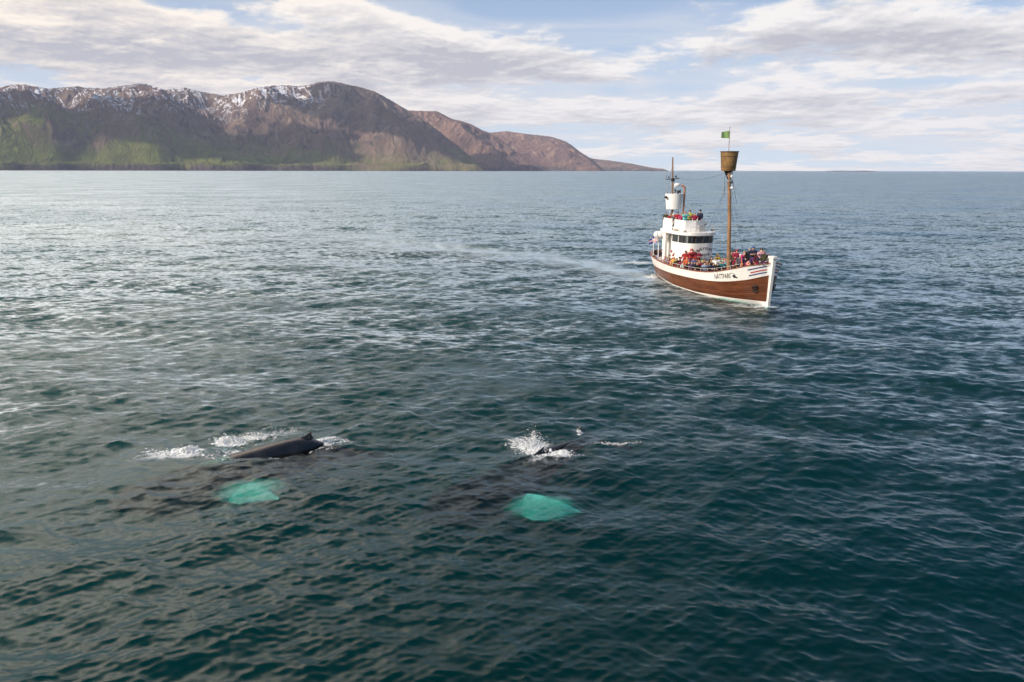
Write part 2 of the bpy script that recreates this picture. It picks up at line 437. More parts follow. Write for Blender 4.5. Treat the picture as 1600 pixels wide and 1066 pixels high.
def mountain(name, line, dist, shore, depth_back, ncol, nrow, seed, extra=(), spur=None, gully=1.0, az_pad=0, label=None, cliff=70, mat=None, snowy=0):
    azs = np.linspace(line[0, 0], line[-1, 0], ncol)
    tr_ = np.interp(azs, line[:, 0], line[:, 1])
    Dr = dist + 900 * fbm(azs * 9 + seed, azs * 0 + seed, 3)
    jag = np.interp(azs, line[:, 0], line[:, 1] * 0 + 1)
    hr = CAM_H + Dr * tr_
    Sh = shore + 350 * fbm(azs * 12 + 5, azs * 0 + seed + 3, 2)
    t = np.concatenate([[-.02, 0, .0001, .004, .012], np.linspace(.018, 1, nrow), 1 + np.linspace(.02, 1, 14) * depth_back])
    T, A = np.meshgrid(t, azs, indexing='ij')
    D = Sh + (Dr - Sh) * T
    X = D * np.sin(A); Y = D * np.cos(A)
    U = A * dist                                    # metres along the range
    V = D - shore
    e = np.full_like(azs, 1.15) if spur is None else np.interp(azs, sky_line([(p, 200) for p, _ in spur])[:, 0], [q for _, q in spur])
    e = e + .12 * fbm(azs * 14, azs * 0 + seed, 3)
    tc = np.clip(T, 0, 1)
    Z = hr * tc ** e
    back = np.clip((T - 1) / depth_back, 0, 1)
    Z = Z * (1 - .55 * back)
    for ln, dd, wd in extra:                        # nearer shoulders in front of the range
        te = np.interp(azs, ln[:, 0], ln[:, 1], left=-.01, right=-.01)
        He = CAM_H + dd * te
        fr = np.clip((D - Sh) / (dd - Sh), 0, 1); bk = np.clip((D - dd) / wd, 0, 1)
        Ze = He * (fr ** .8) * (1 - .75 * sstep(bk, 0, 1)) - 300 * (bk >= 1)
        Z = np.where(Ze > Z, Ze, Z)
        k = 60.0
    # erosion: gullies that run down the slope, wandering
    mid = sstep(T, .03, .25) * (1 - sstep(T, .86, 1.0)) * np.clip(Z / 300, .15, 1)
    wx = U + 420 * fbm(U / 900 + seed, V / 1100, 3); wy = V + 420 * fbm(U / 900 + 31, V / 1100 + seed, 3)
    G = ridged(wx / 700, wy / 1250, 5, .52) * 120 + ridged(wx / 230 + .5 * wy / 500, wy / 420, 4, .55) * 38 + fbm(wx / 1300, wy / 1000, 4) * 110 + ridged(U / 2300 + .3 * wy / 1500 + seed, wy / 3800, 2, .5) * 330
    Z = Z + (G - 150) * mid * gully + 10 * fbm(U / 60, V / 60, 4) * sstep(T, .9, 1.0) * (T <= 1) * (tr_ > .012)[None, :]
    Z = Z + (ridged(wx / 420, wy / 520, 4) - .2) * 26 * sstep(T, .01, .10) * (1 - sstep(T, .5, .8)) * gully
    edge = sstep(T, 0, .03)
    Zc = cliff * (1 + .45 * fbm(U / 300, V * 0 + seed, 4)) * np.minimum(1, hr / 150)
    Z = np.where(T > .0001, np.maximum(Z, Zc * sstep(T, .0001, .004) * (.85 + .3 * sstep(T, .004, .03))), -3)
    Z = np.where(T <= 0, -3, Z)
    # keep the sky line where it is: nothing in front may stand above it
    lim = CAM_H + D * (tr_ - .0006 - .004 * (1 - np.clip(T, 0, 1)))
    Z = np.where(T < 1, np.minimum(Z, np.maximum(lim, Z * 0 + 1 + 0 * D)), Z)
    Z = np.where((hr < 8)[None, :] & (T > 0), np.minimum(Z, -3), Z)
    Vt = np.stack([X, Y, Z], -1).reshape(-1, 3)
    nr, nc = T.shape
    i = np.arange(nr - 1)[:, None]; j = np.arange(nc - 1)[None, :]
    Fq = np.stack([i * nc + j, i * nc + j + 1, (i + 1) * nc + j + 1, (i + 1) * nc + j], -1).reshape(-1, 4)
    o = mesh_np(name, Vt, Fq, mat, smooth=True)
    attr(o, 'along', U.ravel() / 1000); attr(o, 'deep', V.ravel() / 1000)
    attr(o, 'veg', np.full(Vt.shape[0], 0.0) + sstep(A, line[0, 0], sky_line([(620, 200)])[0, 0]).ravel())
    tag(o, label, kind='structure')
    return o

def mountain_mat(name, snow, green, tone=(1, 1, 1)):
    m = bpy.data.materials.new(name); m.use_nodes = True
    b = NB(m.node_tree); b.n.clear()
    g = b.new('ShaderNodeNewGeometry')
    z = b.sep(g.outputs['Position'])[2]
    nz = b.sep(g.outputs['Normal'])[2]
    u = b.new('ShaderNodeAttribute', attribute_name='along').outputs['Fac']
    v = b.new('ShaderNodeAttribute', attribute_name='deep').outputs['Fac']
    P = b.xyz(u, v, 0.0)
    n1 = b.noise(P, 1.1, 6, .6, .6)[0]
    n2 = b.noise(P, 4.5, 6, .65, .8)[0]
    n3 = b.noise(b.xyz(b.m('MULTIPLY', u, 5.0), b.m('MULTIPLY', v, 3.4), b.m('MULTIPLY', z, .0012)), 1.0, 7, .66, 1.6)[0]
    T3 = lambda c: tuple(a * q for a, q in zip(c, tone))
    c = b.mix(b.ss(n1, .38, .62), T3((.150, .105, .095)), T3((.215, .150, .115)))
    c = b.mix(b.ss(n3, .48, .68), c, T3((.30, .225, .165)))
    c = b.mix(b.ss(n2, .55, .75), c, T3((.085, .065, .072)))
    # reddish patches near the tops
    c = b.mix(b.m('MULTIPLY', b.ss(n2, .35, .2), b.ss(z, 600, 900)), c, (.26, .11, .085))
    # grass low down
    veg0 = b.new('ShaderNodeAttribute', attribute_name='veg').outputs['Fac']
    hz_ = b.m('ADD', z, b.m('ADD', b.m('MULTIPLY', veg0, 420.0), b.m('MULTIPLY', b.m('SUBTRACT', n1, .5), 900)))
    hz_ = b.m('ADD', hz_, b.m('MULTIPLY', b.m('SUBTRACT', n3, .5), 500))
    gr = b.m('MULTIPLY', b.ss(hz_, green + 230, green - 150), b.ss(nz, .55, .8))
    gc = b.mix(b.ss(n2, .35, .7), (.19, .22, .055), (.095, .12, .042))
    c = b.mix(b.m('MULTIPLY', gr, .9), c, gc)
    # dark basalt sea cliff
    cl = b.noise(b.xyz(b.m('MULTIPLY', u, 17.0), b.m('MULTIPLY', z, .012), 0.0), 1.0, 6, .7, 1.0)[0]
    cc = b.mix(b.ss(cl, .4, .65), (.055, .050, .060), (.15, .12, .11))
    c = b.mix(b.m('MAXIMUM', b.ss(nz, .62, .40), b.ss(b.m('ADD', z, b.m('MULTIPLY', b.m('SUBTRACT', n1, .5), 420)), 70, 15)), c, cc)
    if snow:
        s1 = b.noise(b.xyz(b.m('MULTIPLY', u, 5.0), b.m('ADD', b.m('MULTIPLY', v, 2.0), b.m('MULTIPLY', u, 1.6)), 2.0), 1.0, 5, .62, 1.6)[0]
        s1 = b.m('ABSOLUTE', b.m('SUBTRACT', s1, .5))
        big = b.noise(P, .8, 3, .5)[0]
        wid = b.m('MULTIPLY', b.ss(b.m('ADD', z, b.m('MULTIPLY', b.m('SUBTRACT', big, .5), 900)), 480, 1150, 0, .036), b.ss(n2, .36, .52))
        sm = b.m('MULTIPLY', b.ss(b.m('SUBTRACT', wid, s1), 0, .006), b.ss(nz, .45, .6))
        veg = b.new('ShaderNodeAttribute', attribute_name='veg').outputs['Fac']
        sm = b.m('MULTIPLY', sm, b.ss(veg, .98, .86))
        c = b.mix(sm, c, (.86, .86, .90))
    d = b.new('ShaderNodeBsdfDiffuse'); b.put(d.inputs[0], c); d.inputs['Roughness'].default_value = .6
    bp = b.new('ShaderNodeBump'); bp.inputs['Strength'].default_value = 1.0; bp.inputs['Distance'].default_value = 55.0
    b.put(bp.inputs['Height'], b.m('ADD', b.m('MULTIPLY', n2, .8), n3))
    b.l.new(bp.outputs[0], d.inputs['Normal'])
    b.l.new(d.outputs[0], b.new('ShaderNodeOutputMaterial').inputs['Surface'])
    return m
m_main = mountain_mat('mountain_rock_snow', True, 560)
m_far = mountain_mat('mountain_rock', False, -200, (1.12, 1.0, 1.0))
m_low = mountain_mat('headland_ground', False, -120, (1, 1, 1))
mountain('mountain_ridge', LINE_MAIN, 10600, 7900, .45, 1000, 190, 1.7, extra=[(LINE_L, 9000, 1500), (LINE_S, 9700, 900)],
         spur=[(-160, 1.0), (0, 1.5), (100, 1.7), (200, 1.3), (330, 1.9), (400, 1.3), (470, .9), (600, .85), (760, .9)], mat=m_main,
         label='long purple brown mountain range with snow patches above green slopes')
mountain('mountain_ridge', LINE_B, 12300, 10000, .4, 420, 150, 4.1, gully=.9, mat=m_far, label='brown sea cliffs behind the shoulder of the snowy range', spur=[(540, .7), (900, .7)])
mountain('mountain_ridge', LINE_C, 13000, 11300, .4, 380, 130, 8.3, gully=.7, mat=m_far, label='flat topped grey brown headland falling to the sea', spur=[(540, .5), (960, .5)])
mountain('headland', LINE_D, 13900, 13000, .2, 240, 60, 2.9, gully=.3, mat=m_low, cliff=25, label='low hazy headland running out to the right', spur=[(540, .6), (1100, .6)])
mountain('island', sky_line([(1270, 269), (1290, 266.2), (1315, 265.6), (1330, 266.0), (1350, 265.4), (1368, 266.2), (1400, 269)]), 14300, 14000, .05, 90, 12, 2.2, gully=.05, mat=m_low, cliff=5,
         label='thin strip of far land on the right horizon', spur=[(540, .5), (1500, .5)])

# ------------------------------------------------------------------ a broken layer of cloud high on the sun side; it shades parts of the range
M_CLOUD = bpy.data.materials.new('cloud_white'); M_CLOUD.use_nodes = True
b = NB(M_CLOUD.node_tree); b.n.clear()
d_ = b.new('ShaderNodeBsdfDiffuse'); d_.inputs[0].default_value = (.9, .9, .9, 1); t_ = b.new('ShaderNodeBsdfTranslucent'); t_.inputs[0].default_value = (.9, .9, .9, 1)
b.l.new(b.mixs(.45, d_.outputs[0], t_.outputs[0]), b.new('ShaderNodeOutputMaterial').inputs['Surface'])
CLOUD_Z = 4200.0
def cloud(target, rx, ry, rot, seed, label):
    k = (CLOUD_Z - target[2]) / SUN_DIR.z
    c = Vector(target) + SUN_DIR * k
    n = 90; g = np.linspace(-1.25, 1.25, n); Gx, Gy = np.meshgrid(g, g)
    f = 1 - np.sqrt(Gx ** 2 + Gy ** 2) + .55 * fbm(Gx * 1.6 + seed, Gy * 1.6, 5, .55)
    h = np.sqrt(np.clip(f, 0, 1)) * 420 * (1 + .35 * fbm(Gx * 5 + seed, Gy * 5, 4))
    lo = -np.sqrt(np.clip(f, 0, 1)) * 90
    cr, sr = math.cos(rot), math.sin(rot)
    X = c.x + (Gx * rx) * cr - (Gy * ry) * sr; Y = c.y + (Gx * rx) * sr + (Gy * ry) * cr
    idx = -np.ones(n * n, int); on = (f > 0).ravel()
    near = (f > -.12).ravel()
    V = np.concatenate([np.stack([X, Y, CLOUD_Z + h], -1).reshape(-1, 3), np.stack([X, Y, CLOUD_Z + lo], -1).reshape(-1, 3)])
    i, j = np.meshgrid(np.arange(n - 1), np.arange(n - 1), indexing='ij'); q = np.stack([i * n + j, i * n + j + 1, (i + 1) * n + j + 1, (i + 1) * n + j], -1).reshape(-1, 4)
    q = q[on[q].any(1)]
    o = mesh_np('cloud', V, np.concatenate([q, q[:, ::-1] + n * n]), M_CLOUD); o.data.validate()
    bm = bmesh.new(); bm.from_mesh(o.data); bmesh.ops.delete(bm, geom=[v for v in bm.verts if not v.link_faces], context='VERTS'); bmesh.ops.remove_doubles(bm, verts=bm.verts, dist=.5)
    bm.to_mesh(o.data); bm.free()
    tag(o, label, 'cloud', 'clouds standing high on the sun side'); return o
def at(px_, dist, z): d = ray(px_, 200); h_ = math.hypot(d[0], d[1]); return (d[0] / h_ * dist, d[1] / h_ * dist, z)
cloud(at(300, 8750, 250), 1750, 560, R(14), 1.3, 'long cloud bank shading the green foothills')
cloud(at(640, 9300, 500), 1150, 900, R(-20), 7.9, 'rounded cloud shading the flank of the highest peak')
# ------------------------------------------------------------------ materials for made things
def paint(name, col, rough=.5, bump=0.0, bscale=20.0, var=.06, metal=0.0, spec=.4, streak=None, vscale=1.2):
    m = bpy.data.materials.new(name); m.use_nodes = True
    b = NB(m.node_tree); p = b.n['Principled BSDF']
    tc = b.new('ShaderNodeTexCoord').outputs['Object']
    n = b.noise(tc, vscale, 5, .6)[0]
    c = b.mix(b.ss(n, .3, .7), tuple(v * (1 - var) for v in col), tuple(min(1, v * (1 + var)) for v in col))
    if streak:
        sn = b.noise(b.vm('MULTIPLY', tc, (2.2, 2.2, .35)), 2.0, 4, .7)[0]
        c = b.mix(b.m('MULTIPLY', b.ss(sn, .56, .75), streak[1]), c, streak[0])
    b.put(p.inputs['Base Color'], c)
    p.inputs['Roughness'].default_value = rough; p.inputs['Metallic'].default_value = metal
    p.inputs['Specular IOR Level'].default_value = spec
    if bump:
        bp = b.new('ShaderNodeBump'); bp.inputs['Distance'].default_value = bump
        b.put(bp.inputs['Height'], b.noise(tc, bscale, 4, .6)[0]); b.l.new(bp.outputs[0], p.inputs['Normal'])
    return m
M_WHITE = paint('white_paint', (.83, .81, .77), .38, .004, 3, .04, streak=((.55, .42, .30), .22))
M_WHITE2 = paint('white_gelcoat', (.82, .81, .78), .35, .0, 3, .03)
M_RAIL = paint('reddish_rail_wood', (.22, .070, .038), .5, .004, 14, .25)
M_STEM = paint('stem_white', (.82, .80, .75), .4, .004, 6, .05, streak=((.45, .30, .18), .35))
M_INNER = paint('bulwark_inner_brown', (.14, .062, .035), .6, .004, 9, .3)
M_MAST = paint('varnished_mast', (.24, .13, .062), .45, .006, 9, .3)
M_NEST = paint('nest_wood', (.27, .155, .06), .55, .01, 12, .35, streak=((.08, .045, .02), .6))
M_BLACK = paint('black_iron', (.016, .016, .018), .45)
M_GLASS = paint('dark_window_glass', (.012, .012, .014), .08, spec=.8)
M_BLUE = paint('trim_blue', (.020, .040, .16), .45)
M_RED = paint('trim_red', (.45, .025, .03), .45)
M_GREY = paint('grey_metal', (.32, .32, .33), .45)
M_STEEL = paint('galvanised_pipe', (.55, .54, .52), .4, metal=.3)
M_YEL = paint('ochre_box', (.50, .29, .055), .6, .003, 8, .2)
M_ROPE = paint('rope', (.30, .26, .19), .8)
M_WIRE = paint('rigging_wire', (.05, .05, .055), .5)
M_RUST = paint('exhaust_rust', (.32, .12, .06), .6, .01, 9, .3)
M_DECK = paint('deck_planks', (.26, .19, .13), .7, .01, 10, .2)

def hull_wood():
    m = bpy.data.materials.new('varnished_planks'); m.use_nodes = True
    b = NB(m.node_tree); p = b.n['Principled BSDF']
    tc = b.new('ShaderNodeTexCoord').outputs['Object']
    x, y, z = b.sep(tc)
    zw = b.m('SUBTRACT', z, b.m('MULTIPLY', b.m('MULTIPLY', b.m('ADD', x, 11.0), b.m('ADD', x, 11.0)), .0085))   # planks follow the sheer
    pl = b.m('FRACT', b.m('MULTIPLY', zw, 5.2))
    seam = b.ss(b.m('ABSOLUTE', b.m('SUBTRACT', pl, .5)), .44, .5)
    idn = b.new('ShaderNodeTexWhiteNoise'); b.put(idn.inputs['Vector'], b.xyz(b.m('FLOOR', b.m('MULTIPLY', zw, 5.2)), b.m('FLOOR', b.m('MULTIPLY', x, .22)), 1.0))
    g = b.noise(b.vm('MULTIPLY', tc, (.7, .7, 9.0)), 1.2, 5, .65, .5)[0]
    big = b.noise(b.vm('MULTIPLY', tc, (.35, .35, .8)), 1.0, 4, .6)[0]
    c = b.mix(b.ss(g, .3, .7), (.070, .021, .008), (.150, .044, .016))
    c = b.mix(b.ss(b.m('ADD', big, b.m('MULTIPLY', idn.outputs[0], .18)), .45, .75), c, (.19, .062, .022))
    c = b.mix(b.m('MULTIPLY', seam, .7), c, (.03, .012, .007))
    wet = b.ss(z, .9, .1)
    c = b.mix(b.m('MULTIPLY', wet, .35), c, (.05, .02, .012))
    b.put(p.inputs['Base Color'], c); p.inputs['Roughness'].default_value = .33
    bp = b.new('ShaderNodeBump'); bp.inputs['Distance'].default_value = .015
    b.put(bp.inputs['Height'], b.m('SUBTRACT', g, seam)); b.l.new(bp.outputs[0], p.inputs['Normal'])
    return m
M_HULL = hull_wood()

# ------------------------------------------------------------------ the boat: local x = metres aft of the stem (stored negative), y to port
B_TH = -0.29
B_POS = ground(1199, 479)
def Lp(x, y, z): return (-x, y, z)
BX = [-.1, 0, .25, .5, 1, 2, 3.5, 6, 9, 13, 16, 18.5, 20.2, 21.2, 21.7, 21.9]
B_RAIL = [.12, .15, .92, 1.36, 1.92, 2.40, 2.70, 2.85, 2.9, 2.9, 2.75, 2.4, 1.8, 1.15, .62, .06]
B_WL = [.11, .11, .13, .15, .28, .83, 1.6, 2.25, 2.45, 2.35, 1.8, 1.15, .6, .22, .1, .06]
Z_RAIL = [4.2, 4.18, 4.09, 4.0, 3.86, 3.54, 3.14, 2.64, 2.38, 2.30, 2.42, 2.66, 2.86, 2.95, 2.98, 3.0]
Z_PNT = [3.0, 2.98, 2.86, 2.74, 2.54, 2.28, 1.99, 1.70, 1.52, 1.44, 1.46, 1.54, 1.62, 1.70, 1.76, 1.8]
def spl(xs, ys):
    xs = np.array(xs, float); ys = np.array(ys, float)
    h = np.diff(xs); d = np.diff(ys) / h
    mm = np.zeros_like(xs); mm[0] = d[0]; mm[-1] = d[-1]
    for i in range(1, len(xs) - 1):
        mm[i] = 0 if d[i - 1] * d[i] <= 0 else (h[i - 1] + h[i]) / (h[i - 1] / d[i] + h[i] / d[i - 1]) if True else 0
    def f(x):
        x = np.clip(np.asarray(x, float), xs[0], xs[-1])
        i = np.clip(np.searchsorted(xs, x) - 1, 0, len(xs) - 2)
        t = (x - xs[i]) / h[i]
        return ((1 + 2 * t) * (1 - t) ** 2 * ys[i] + t * (1 - t) ** 2 * h[i] * mm[i] + t * t * (3 - 2 * t) * ys[i + 1] + t * t * (t - 1) * h[i] * mm[i + 1])
    return f
f_rail = spl(BX, B_RAIL); f_wl = spl(BX, B_WL); f_zr = spl(BX, Z_RAIL); f_zp = spl(BX, Z_PNT)
def hb(x, z):
    w = f_wl(x); r = f_rail(x); zr = f_zr(x)
    up = w + (r - w) * np.clip(z / zr, 0, 1.1) ** .72
    dn = w * np.clip(1 + z * .35, .2, 1)
    return np.where(z >= 0, up, dn)
def f_deck(x): return f_zr(x) - .95
def hull_pt(x, z, side, off=0.0):
    """point on the hull skin (side -1 starboard, +1 port) pushed out by off"""
    e = .02
    y = hb(x, z); nx = -(hb(x + e, z) - hb(x - e, z)) / (2 * e); nz = -(hb(x, z + e) - hb(x, z - e)) / (2 * e)
    k = 1 / np.sqrt(1 + nx ** 2 + nz ** 2)
    return np.stack([-(x + off * nx * k), side * (y + off * k), z + off * nz * k], -1)

class MB:
    """collects pieces and links them as one mesh object"""
    def __init__(s): s.v = []; s.f = []; s.mi = []
    def add(s, verts, faces, mi=0):
        n = len(s.v); s.v += [tuple(map(float, p)) for p in verts]
        s.f += [tuple(i + n for i in f) for f in faces]; s.mi += [mi] * len(faces)
        return s
    def grid(s, P, mi=0, flip=False, closed=False):
        nr, nc = P.shape[:2]; V = P.reshape(-1, 3)
        fs = []
        for i in range(nr - 1):
            for j in range(nc - (0 if closed else 1)):
                j2 = (j + 1) % nc
                q = (i * nc + j, i * nc + j2, (i + 1) * nc + j2, (i + 1) * nc + j)
                fs.append(q[::-1] if flip else q)
        return s.add(V, fs, mi)
    def box(s, c, d, mi=0, rot=None, taper=1.0):
        hx, hy, hz_ = d[0] / 2, d[1] / 2, d[2] / 2
        v = [Vector((x * (taper if z > 0 else 1), y * (taper if z > 0 else 1), z)) for z in (-hz_, hz_) for x, y in ((-hx, -hy), (hx, -hy), (hx, hy), (-hx, hy))]
        if rot is not None: v = [rot @ p for p in v]
        v = [p + Vector(c) for p in v]
        return s.add(v, [(0, 3, 2, 1), (4, 5, 6, 7), (0, 1, 5, 4), (1, 2, 6, 5), (2, 3, 7, 6), (3, 0, 4, 7)], mi)
    def tube(s, pts, r, n=8, mi=0, cap=True):
        pts = [Vector(p) for p in pts]; rs = r if isinstance(r, (list, tuple)) else [r] * len(pts)
        rings = []
        for i, p in enumerate(pts):
            t = (pts[min(i + 1, len(pts) - 1)] - pts[max(i - 1, 0)]).normalized()
            a = t.cross(Vector((0, 0, 1)) if abs(t.z) < .9 else Vector((1, 0, 0))).normalized(); b = t.cross(a)
            rings.append([p + (a * math.cos(k * 2 * math.pi / n) + b * math.sin(k * 2 * math.pi / n)) * rs[i] for k in range(n)])
        v = [q for ring in rings for q in ring]; f = []
        for i in range(len(pts) - 1):
            for k in range(n):
                k2 = (k + 1) % n
                f.append((i * n + k, (i + 1) * n + k, (i + 1) * n + k2, i * n + k2))
        if cap:
            f.append(tuple(range(n))); f.append(tuple((len(pts) - 1) * n + k for k in reversed(range(n))))
        return s.add(v, f, mi)
    def lathe(s, c, prof, n=20, mi=0, sx=1, sy=1):
        """profile of (radius, z) around the vertical through c"""
        v = []; f = []
        for r_, z in prof:
            for k in range(n):
                a = k * 2 * math.pi / n; v.append((c[0] + r_ * math.cos(a) * sx, c[1] + r_ * math.sin(a) * sy, c[2] + z))
        for i in range(len(prof) - 1):
            for k in range(n):
                k2 = (k + 1) % n; f.append((i * n + k, i * n + k2, (i + 1) * n + k2, (i + 1) * n + k))
        if prof[0][0] > .001: f.append(tuple(reversed(range(n))))
        if prof[-1][0] > .001: f.append(tuple((len(prof) - 1) * n + k for k in range(n)))
        return s.add(v, f, mi)
    def ball(s, c, r, n=8, mi=0, sc=(1, 1, 1)):
        v = []; f = []; m_ = n // 2
        for i in range(m_ + 1):
            th = math.pi * i / m_
            for k in range(n):
                a = k * 2 * math.pi / n
                v.append((c[0] + r * sc[0] * math.sin(th) * math.cos(a), c[1] + r * sc[1] * math.sin(th) * math.sin(a), c[2] - r * sc[2] * math.cos(th)))
        for i in range(m_):
            for k in range(n):
                k2 = (k + 1) % n; f.append((i * n + k, i * n + k2, (i + 1) * n + k2, (i + 1) * n + k))
        return s.add(v, f, mi)
    def build(s, name, mats, parent=None, smooth=True, merge=False, sharp=35):
        me = bpy.data.meshes.new(name)
        me.from_pydata(s.v, [], s.f)
        for m in (mats if isinstance(mats, (list, tuple)) else [mats]): me.materials.append(m)
        me.polygons.foreach_set('material_index', s.mi)
        bm = bmesh.new(); bm.from_mesh(me)
        if merge: bmesh.ops.remove_doubles(bm, verts=bm.verts, dist=.0005)
        bmesh.ops.recalc_face_normals(bm, faces=bm.faces)
        for f in bm.faces: f.smooth = smooth
        if smooth:
            for e in bm.edges:
                if len(e.link_faces) == 2 and e.calc_face_angle(0) > R(sharp): e.smooth = False
        bm.to_mesh(me); bm.free(); me.update()
        return link(bpy.data.objects.new(name, me), parent)

boat = bpy.data.objects.new('whale_watching_boat', None)
link(boat)
boat.location = (B_POS[0], B_POS[1], 0)
boat.rotation_euler = (0, 0, math.atan2(-math.cos(B_TH), -math.sin(B_TH)))
tag(boat, 'old white and brown wooden boat full of passengers with a tall mast', 'boat')
BM = Matrix.Translation(boat.location) @ Matrix.Rotation(boat.rotation_euler.z, 4, 'Z')
def bw(x, y, z): return BM @ Vector((-x, y, z))

XS = np.concatenate([[-.1, -.05, 0, .06, .12, .18, .25, .35, .5, .7, 1, 1.3, 1.7, 2.1], np.arange(2.6, 20, .5), [20, 20.4, 20.8, 21.1, 21.3, 21.5, 21.65, 21.8, 21.86, 21.9]])
def skin(mb, xs, zlo, zhi, rows, off, sides=(-1, 1), mi=0):
    for sd in sides:
        t = np.linspace(0, 1, rows)
        Xg, Tg = np.meshgrid(xs, t)
        lo = zlo(xs) if callable(zlo) else np.full_like(xs, zlo); hi = zhi(xs) if callable(zhi) else np.full_like(xs, zhi)
        Zg = lo + (hi - lo) * Tg
        mb.grid(hull_pt(Xg, Zg, sd, off), mi, flip=sd > 0)
    return mb
mb = skin(MB(), XS, -1.0, f_zp, 12, 0.0); mb.build('hull', M_HULL, boat, merge=True)
mb = skin(MB(), XS, f_zp, lambda x: f_zr(x) - .04, 7, .012); mb.build('bulwark', M_WHITE, boat, merge=True)
mb = MB(); skin(mb, XS, lambda x: f_zp(x) - .035, lambda x: f_zp(x) + .035, 2, .045)
skin(mb, XS, lambda x: f_zp(x) + .035, lambda x: f_zp(x) + .0351, 2, .03); mb.build('rubbing_strake', paint('strake_brown', (.16, .055, .028), .5), boat)
f_bt = spl([-.1, 3, 6, 9, 12, 16, 19, 21.9], [.52, .42, .30, .16, .16, .30, .38, .4])
f_bb = spl([-.1, 3, 6, 9, 12, 16, 19, 21.9], [.04, .03, .02, .03, .03, .17, .25, .27])
skin(MB(), XS, f_bb, f_bt, 4, .014).build('boot_stripe', M_STEM, boat)
# inner bulwark, rail cap, deck
def inner(x, z, sd, inn): return np.stack([-x, sd * np.maximum(hb(x, z) - inn, .02), z], -1)
mb = MB()
for sd in (-1, 1):
    Xg, Tg = np.meshgrid(XS, np.linspace(0, 1, 3)); lo = f_deck(XS) - .05; Zg = lo + (f_zr(XS) - .05 - lo) * Tg
    mb.grid(inner(Xg, Zg, sd, .13), 0, flip=sd < 0)
mb.build('bulwark_lining', M_INNER, boat)
mb = MB()
for sd in (-1, 1):
    zr = f_zr(XS)
    nn = hull_pt(XS, zr, sd, .06); n2 = inner(XS, zr, sd, .19)
    prof = [np.stack([nn[:, 0], nn[:, 1], zr - .05], -1), np.stack([nn[:, 0], nn[:, 1], zr + .03], -1), np.stack([n2[:, 0], n2[:, 1], zr + .03], -1), np.stack([n2[:, 0], n2[:, 1], zr - .05], -1)]
    mb.grid(np.stack(prof + [prof[0]], 0), 0, flip=sd < 0)
mb.build('rail_cap', M_RAIL, boat)
mb = MB(); Xg, Tg = np.meshgrid(XS[6:-3], np.linspace(-1, 1, 9))
P = np.stack([-Xg, Tg * np.maximum(hb(Xg, f_deck(Xg)) - .08, .02), f_deck(Xg) + .03 * (1 - Tg ** 2)], -1); mb.grid(P); mb.build('deck', M_DECK, boat)
# stem post
mb = MB()
st_z = [-.20, -.05, .5, 1.5, 2.6, 3.6, 4.25, 4.55, 4.62, 4.80, 4.82]
st_f = [-.10, -.16, -.20, -.26, -.32, -.38, -.42, -.44, -.50, -.50, -.44]
st_w = [.13, .13, .13, .135, .14, .15, .16, .17, .23, .23, .18]
st_b = [.16, .16, .16, .16, .16, .16, .16, .2, .26, .26, .20]
ring = np.array([[(-(f_), -w, z), (-(f_), w, z), (-(b_), w * 1.05, z), (-(b_), -w * 1.05, z)] for z, f_, w, b_ in zip(st_z, st_f, st_w, st_b)])
mb.grid(ring, closed=True); mb.add(ring[-1], [(0, 1, 2, 3)]); mb.build('stem_post', M_STEM, boat, sharp=20)
# trim stripes at the bow
def fit_line(pts, side=-1):
    """z along the hull for a line read off the picture"""
    xs, zs = [], []
    for px_, py_ in pts:
        best = None
        for x in np.linspace(.05, 14, 280):
            for it in (0,):
                z = np.linspace(.1, 4.4, 87); y = side * hb(np.full_like(z, x), z)
                c, s_ = math.cos(boat.rotation_euler.z), math.sin(boat.rotation_euler.z)
                wx = B_POS[0] + c * -x - s_ * y; wy = B_POS[1] + s_ * -x + c * y; wz = z - CAM_H
                f_ = wy * math.cos(PITCH) - wz * math.sin(PITCH); u_ = wy * math.sin(PITCH) + wz * math.cos(PITCH)
                e = (800 + F * wx / f_ - px_) ** 2 + (533 - F * u_ / f_ - py_) ** 2
                k = int(np.argmin(e))
                if best is None or e[k] < best[0]: best = (e[k], x, z[k])
        xs.append(best[1]); zs.append(best[2])
    return xs, zs
stripes = [([(1168, 421.5), (1200, 415.6)], M_BLUE), ([(1172, 425.5), (1200, 420.8)], M_RED), ([(1170, 429.8), (1200, 425.0)], M_BLUE)]
for pts, mt in stripes:
    xs, zs = fit_line(pts)
    o = np.argsort(xs); x0, x1 = xs[o[0]], xs[o[1]]; z0, z1 = zs[o[0]], zs[o[1]]
    x0 = .1
    seg = np.concatenate([np.linspace(x0, .6, 8), np.linspace(.7, x1, 16)])
    # a line that runs parallel to the sheer between its two read points
    fz = lambda x, z0=z0, z1=z1, x1=x1: f_zr(x) - ((f_zr(np.array(.1)) - z0) + ((f_zr(np.array(x1)) - z1) - (f_zr(np.array(.1)) - z0)) * (x - .1) / (x1 - .1))
    for sd in (-1, 1):
        sg = seg if sd < 0 else seg * .8
        skin(MB(), sg, lambda x: fz(x) - .055, lambda x: fz(x) + .055, 3, .022, sides=(sd,)).build('trim_stripe', mt, boat)

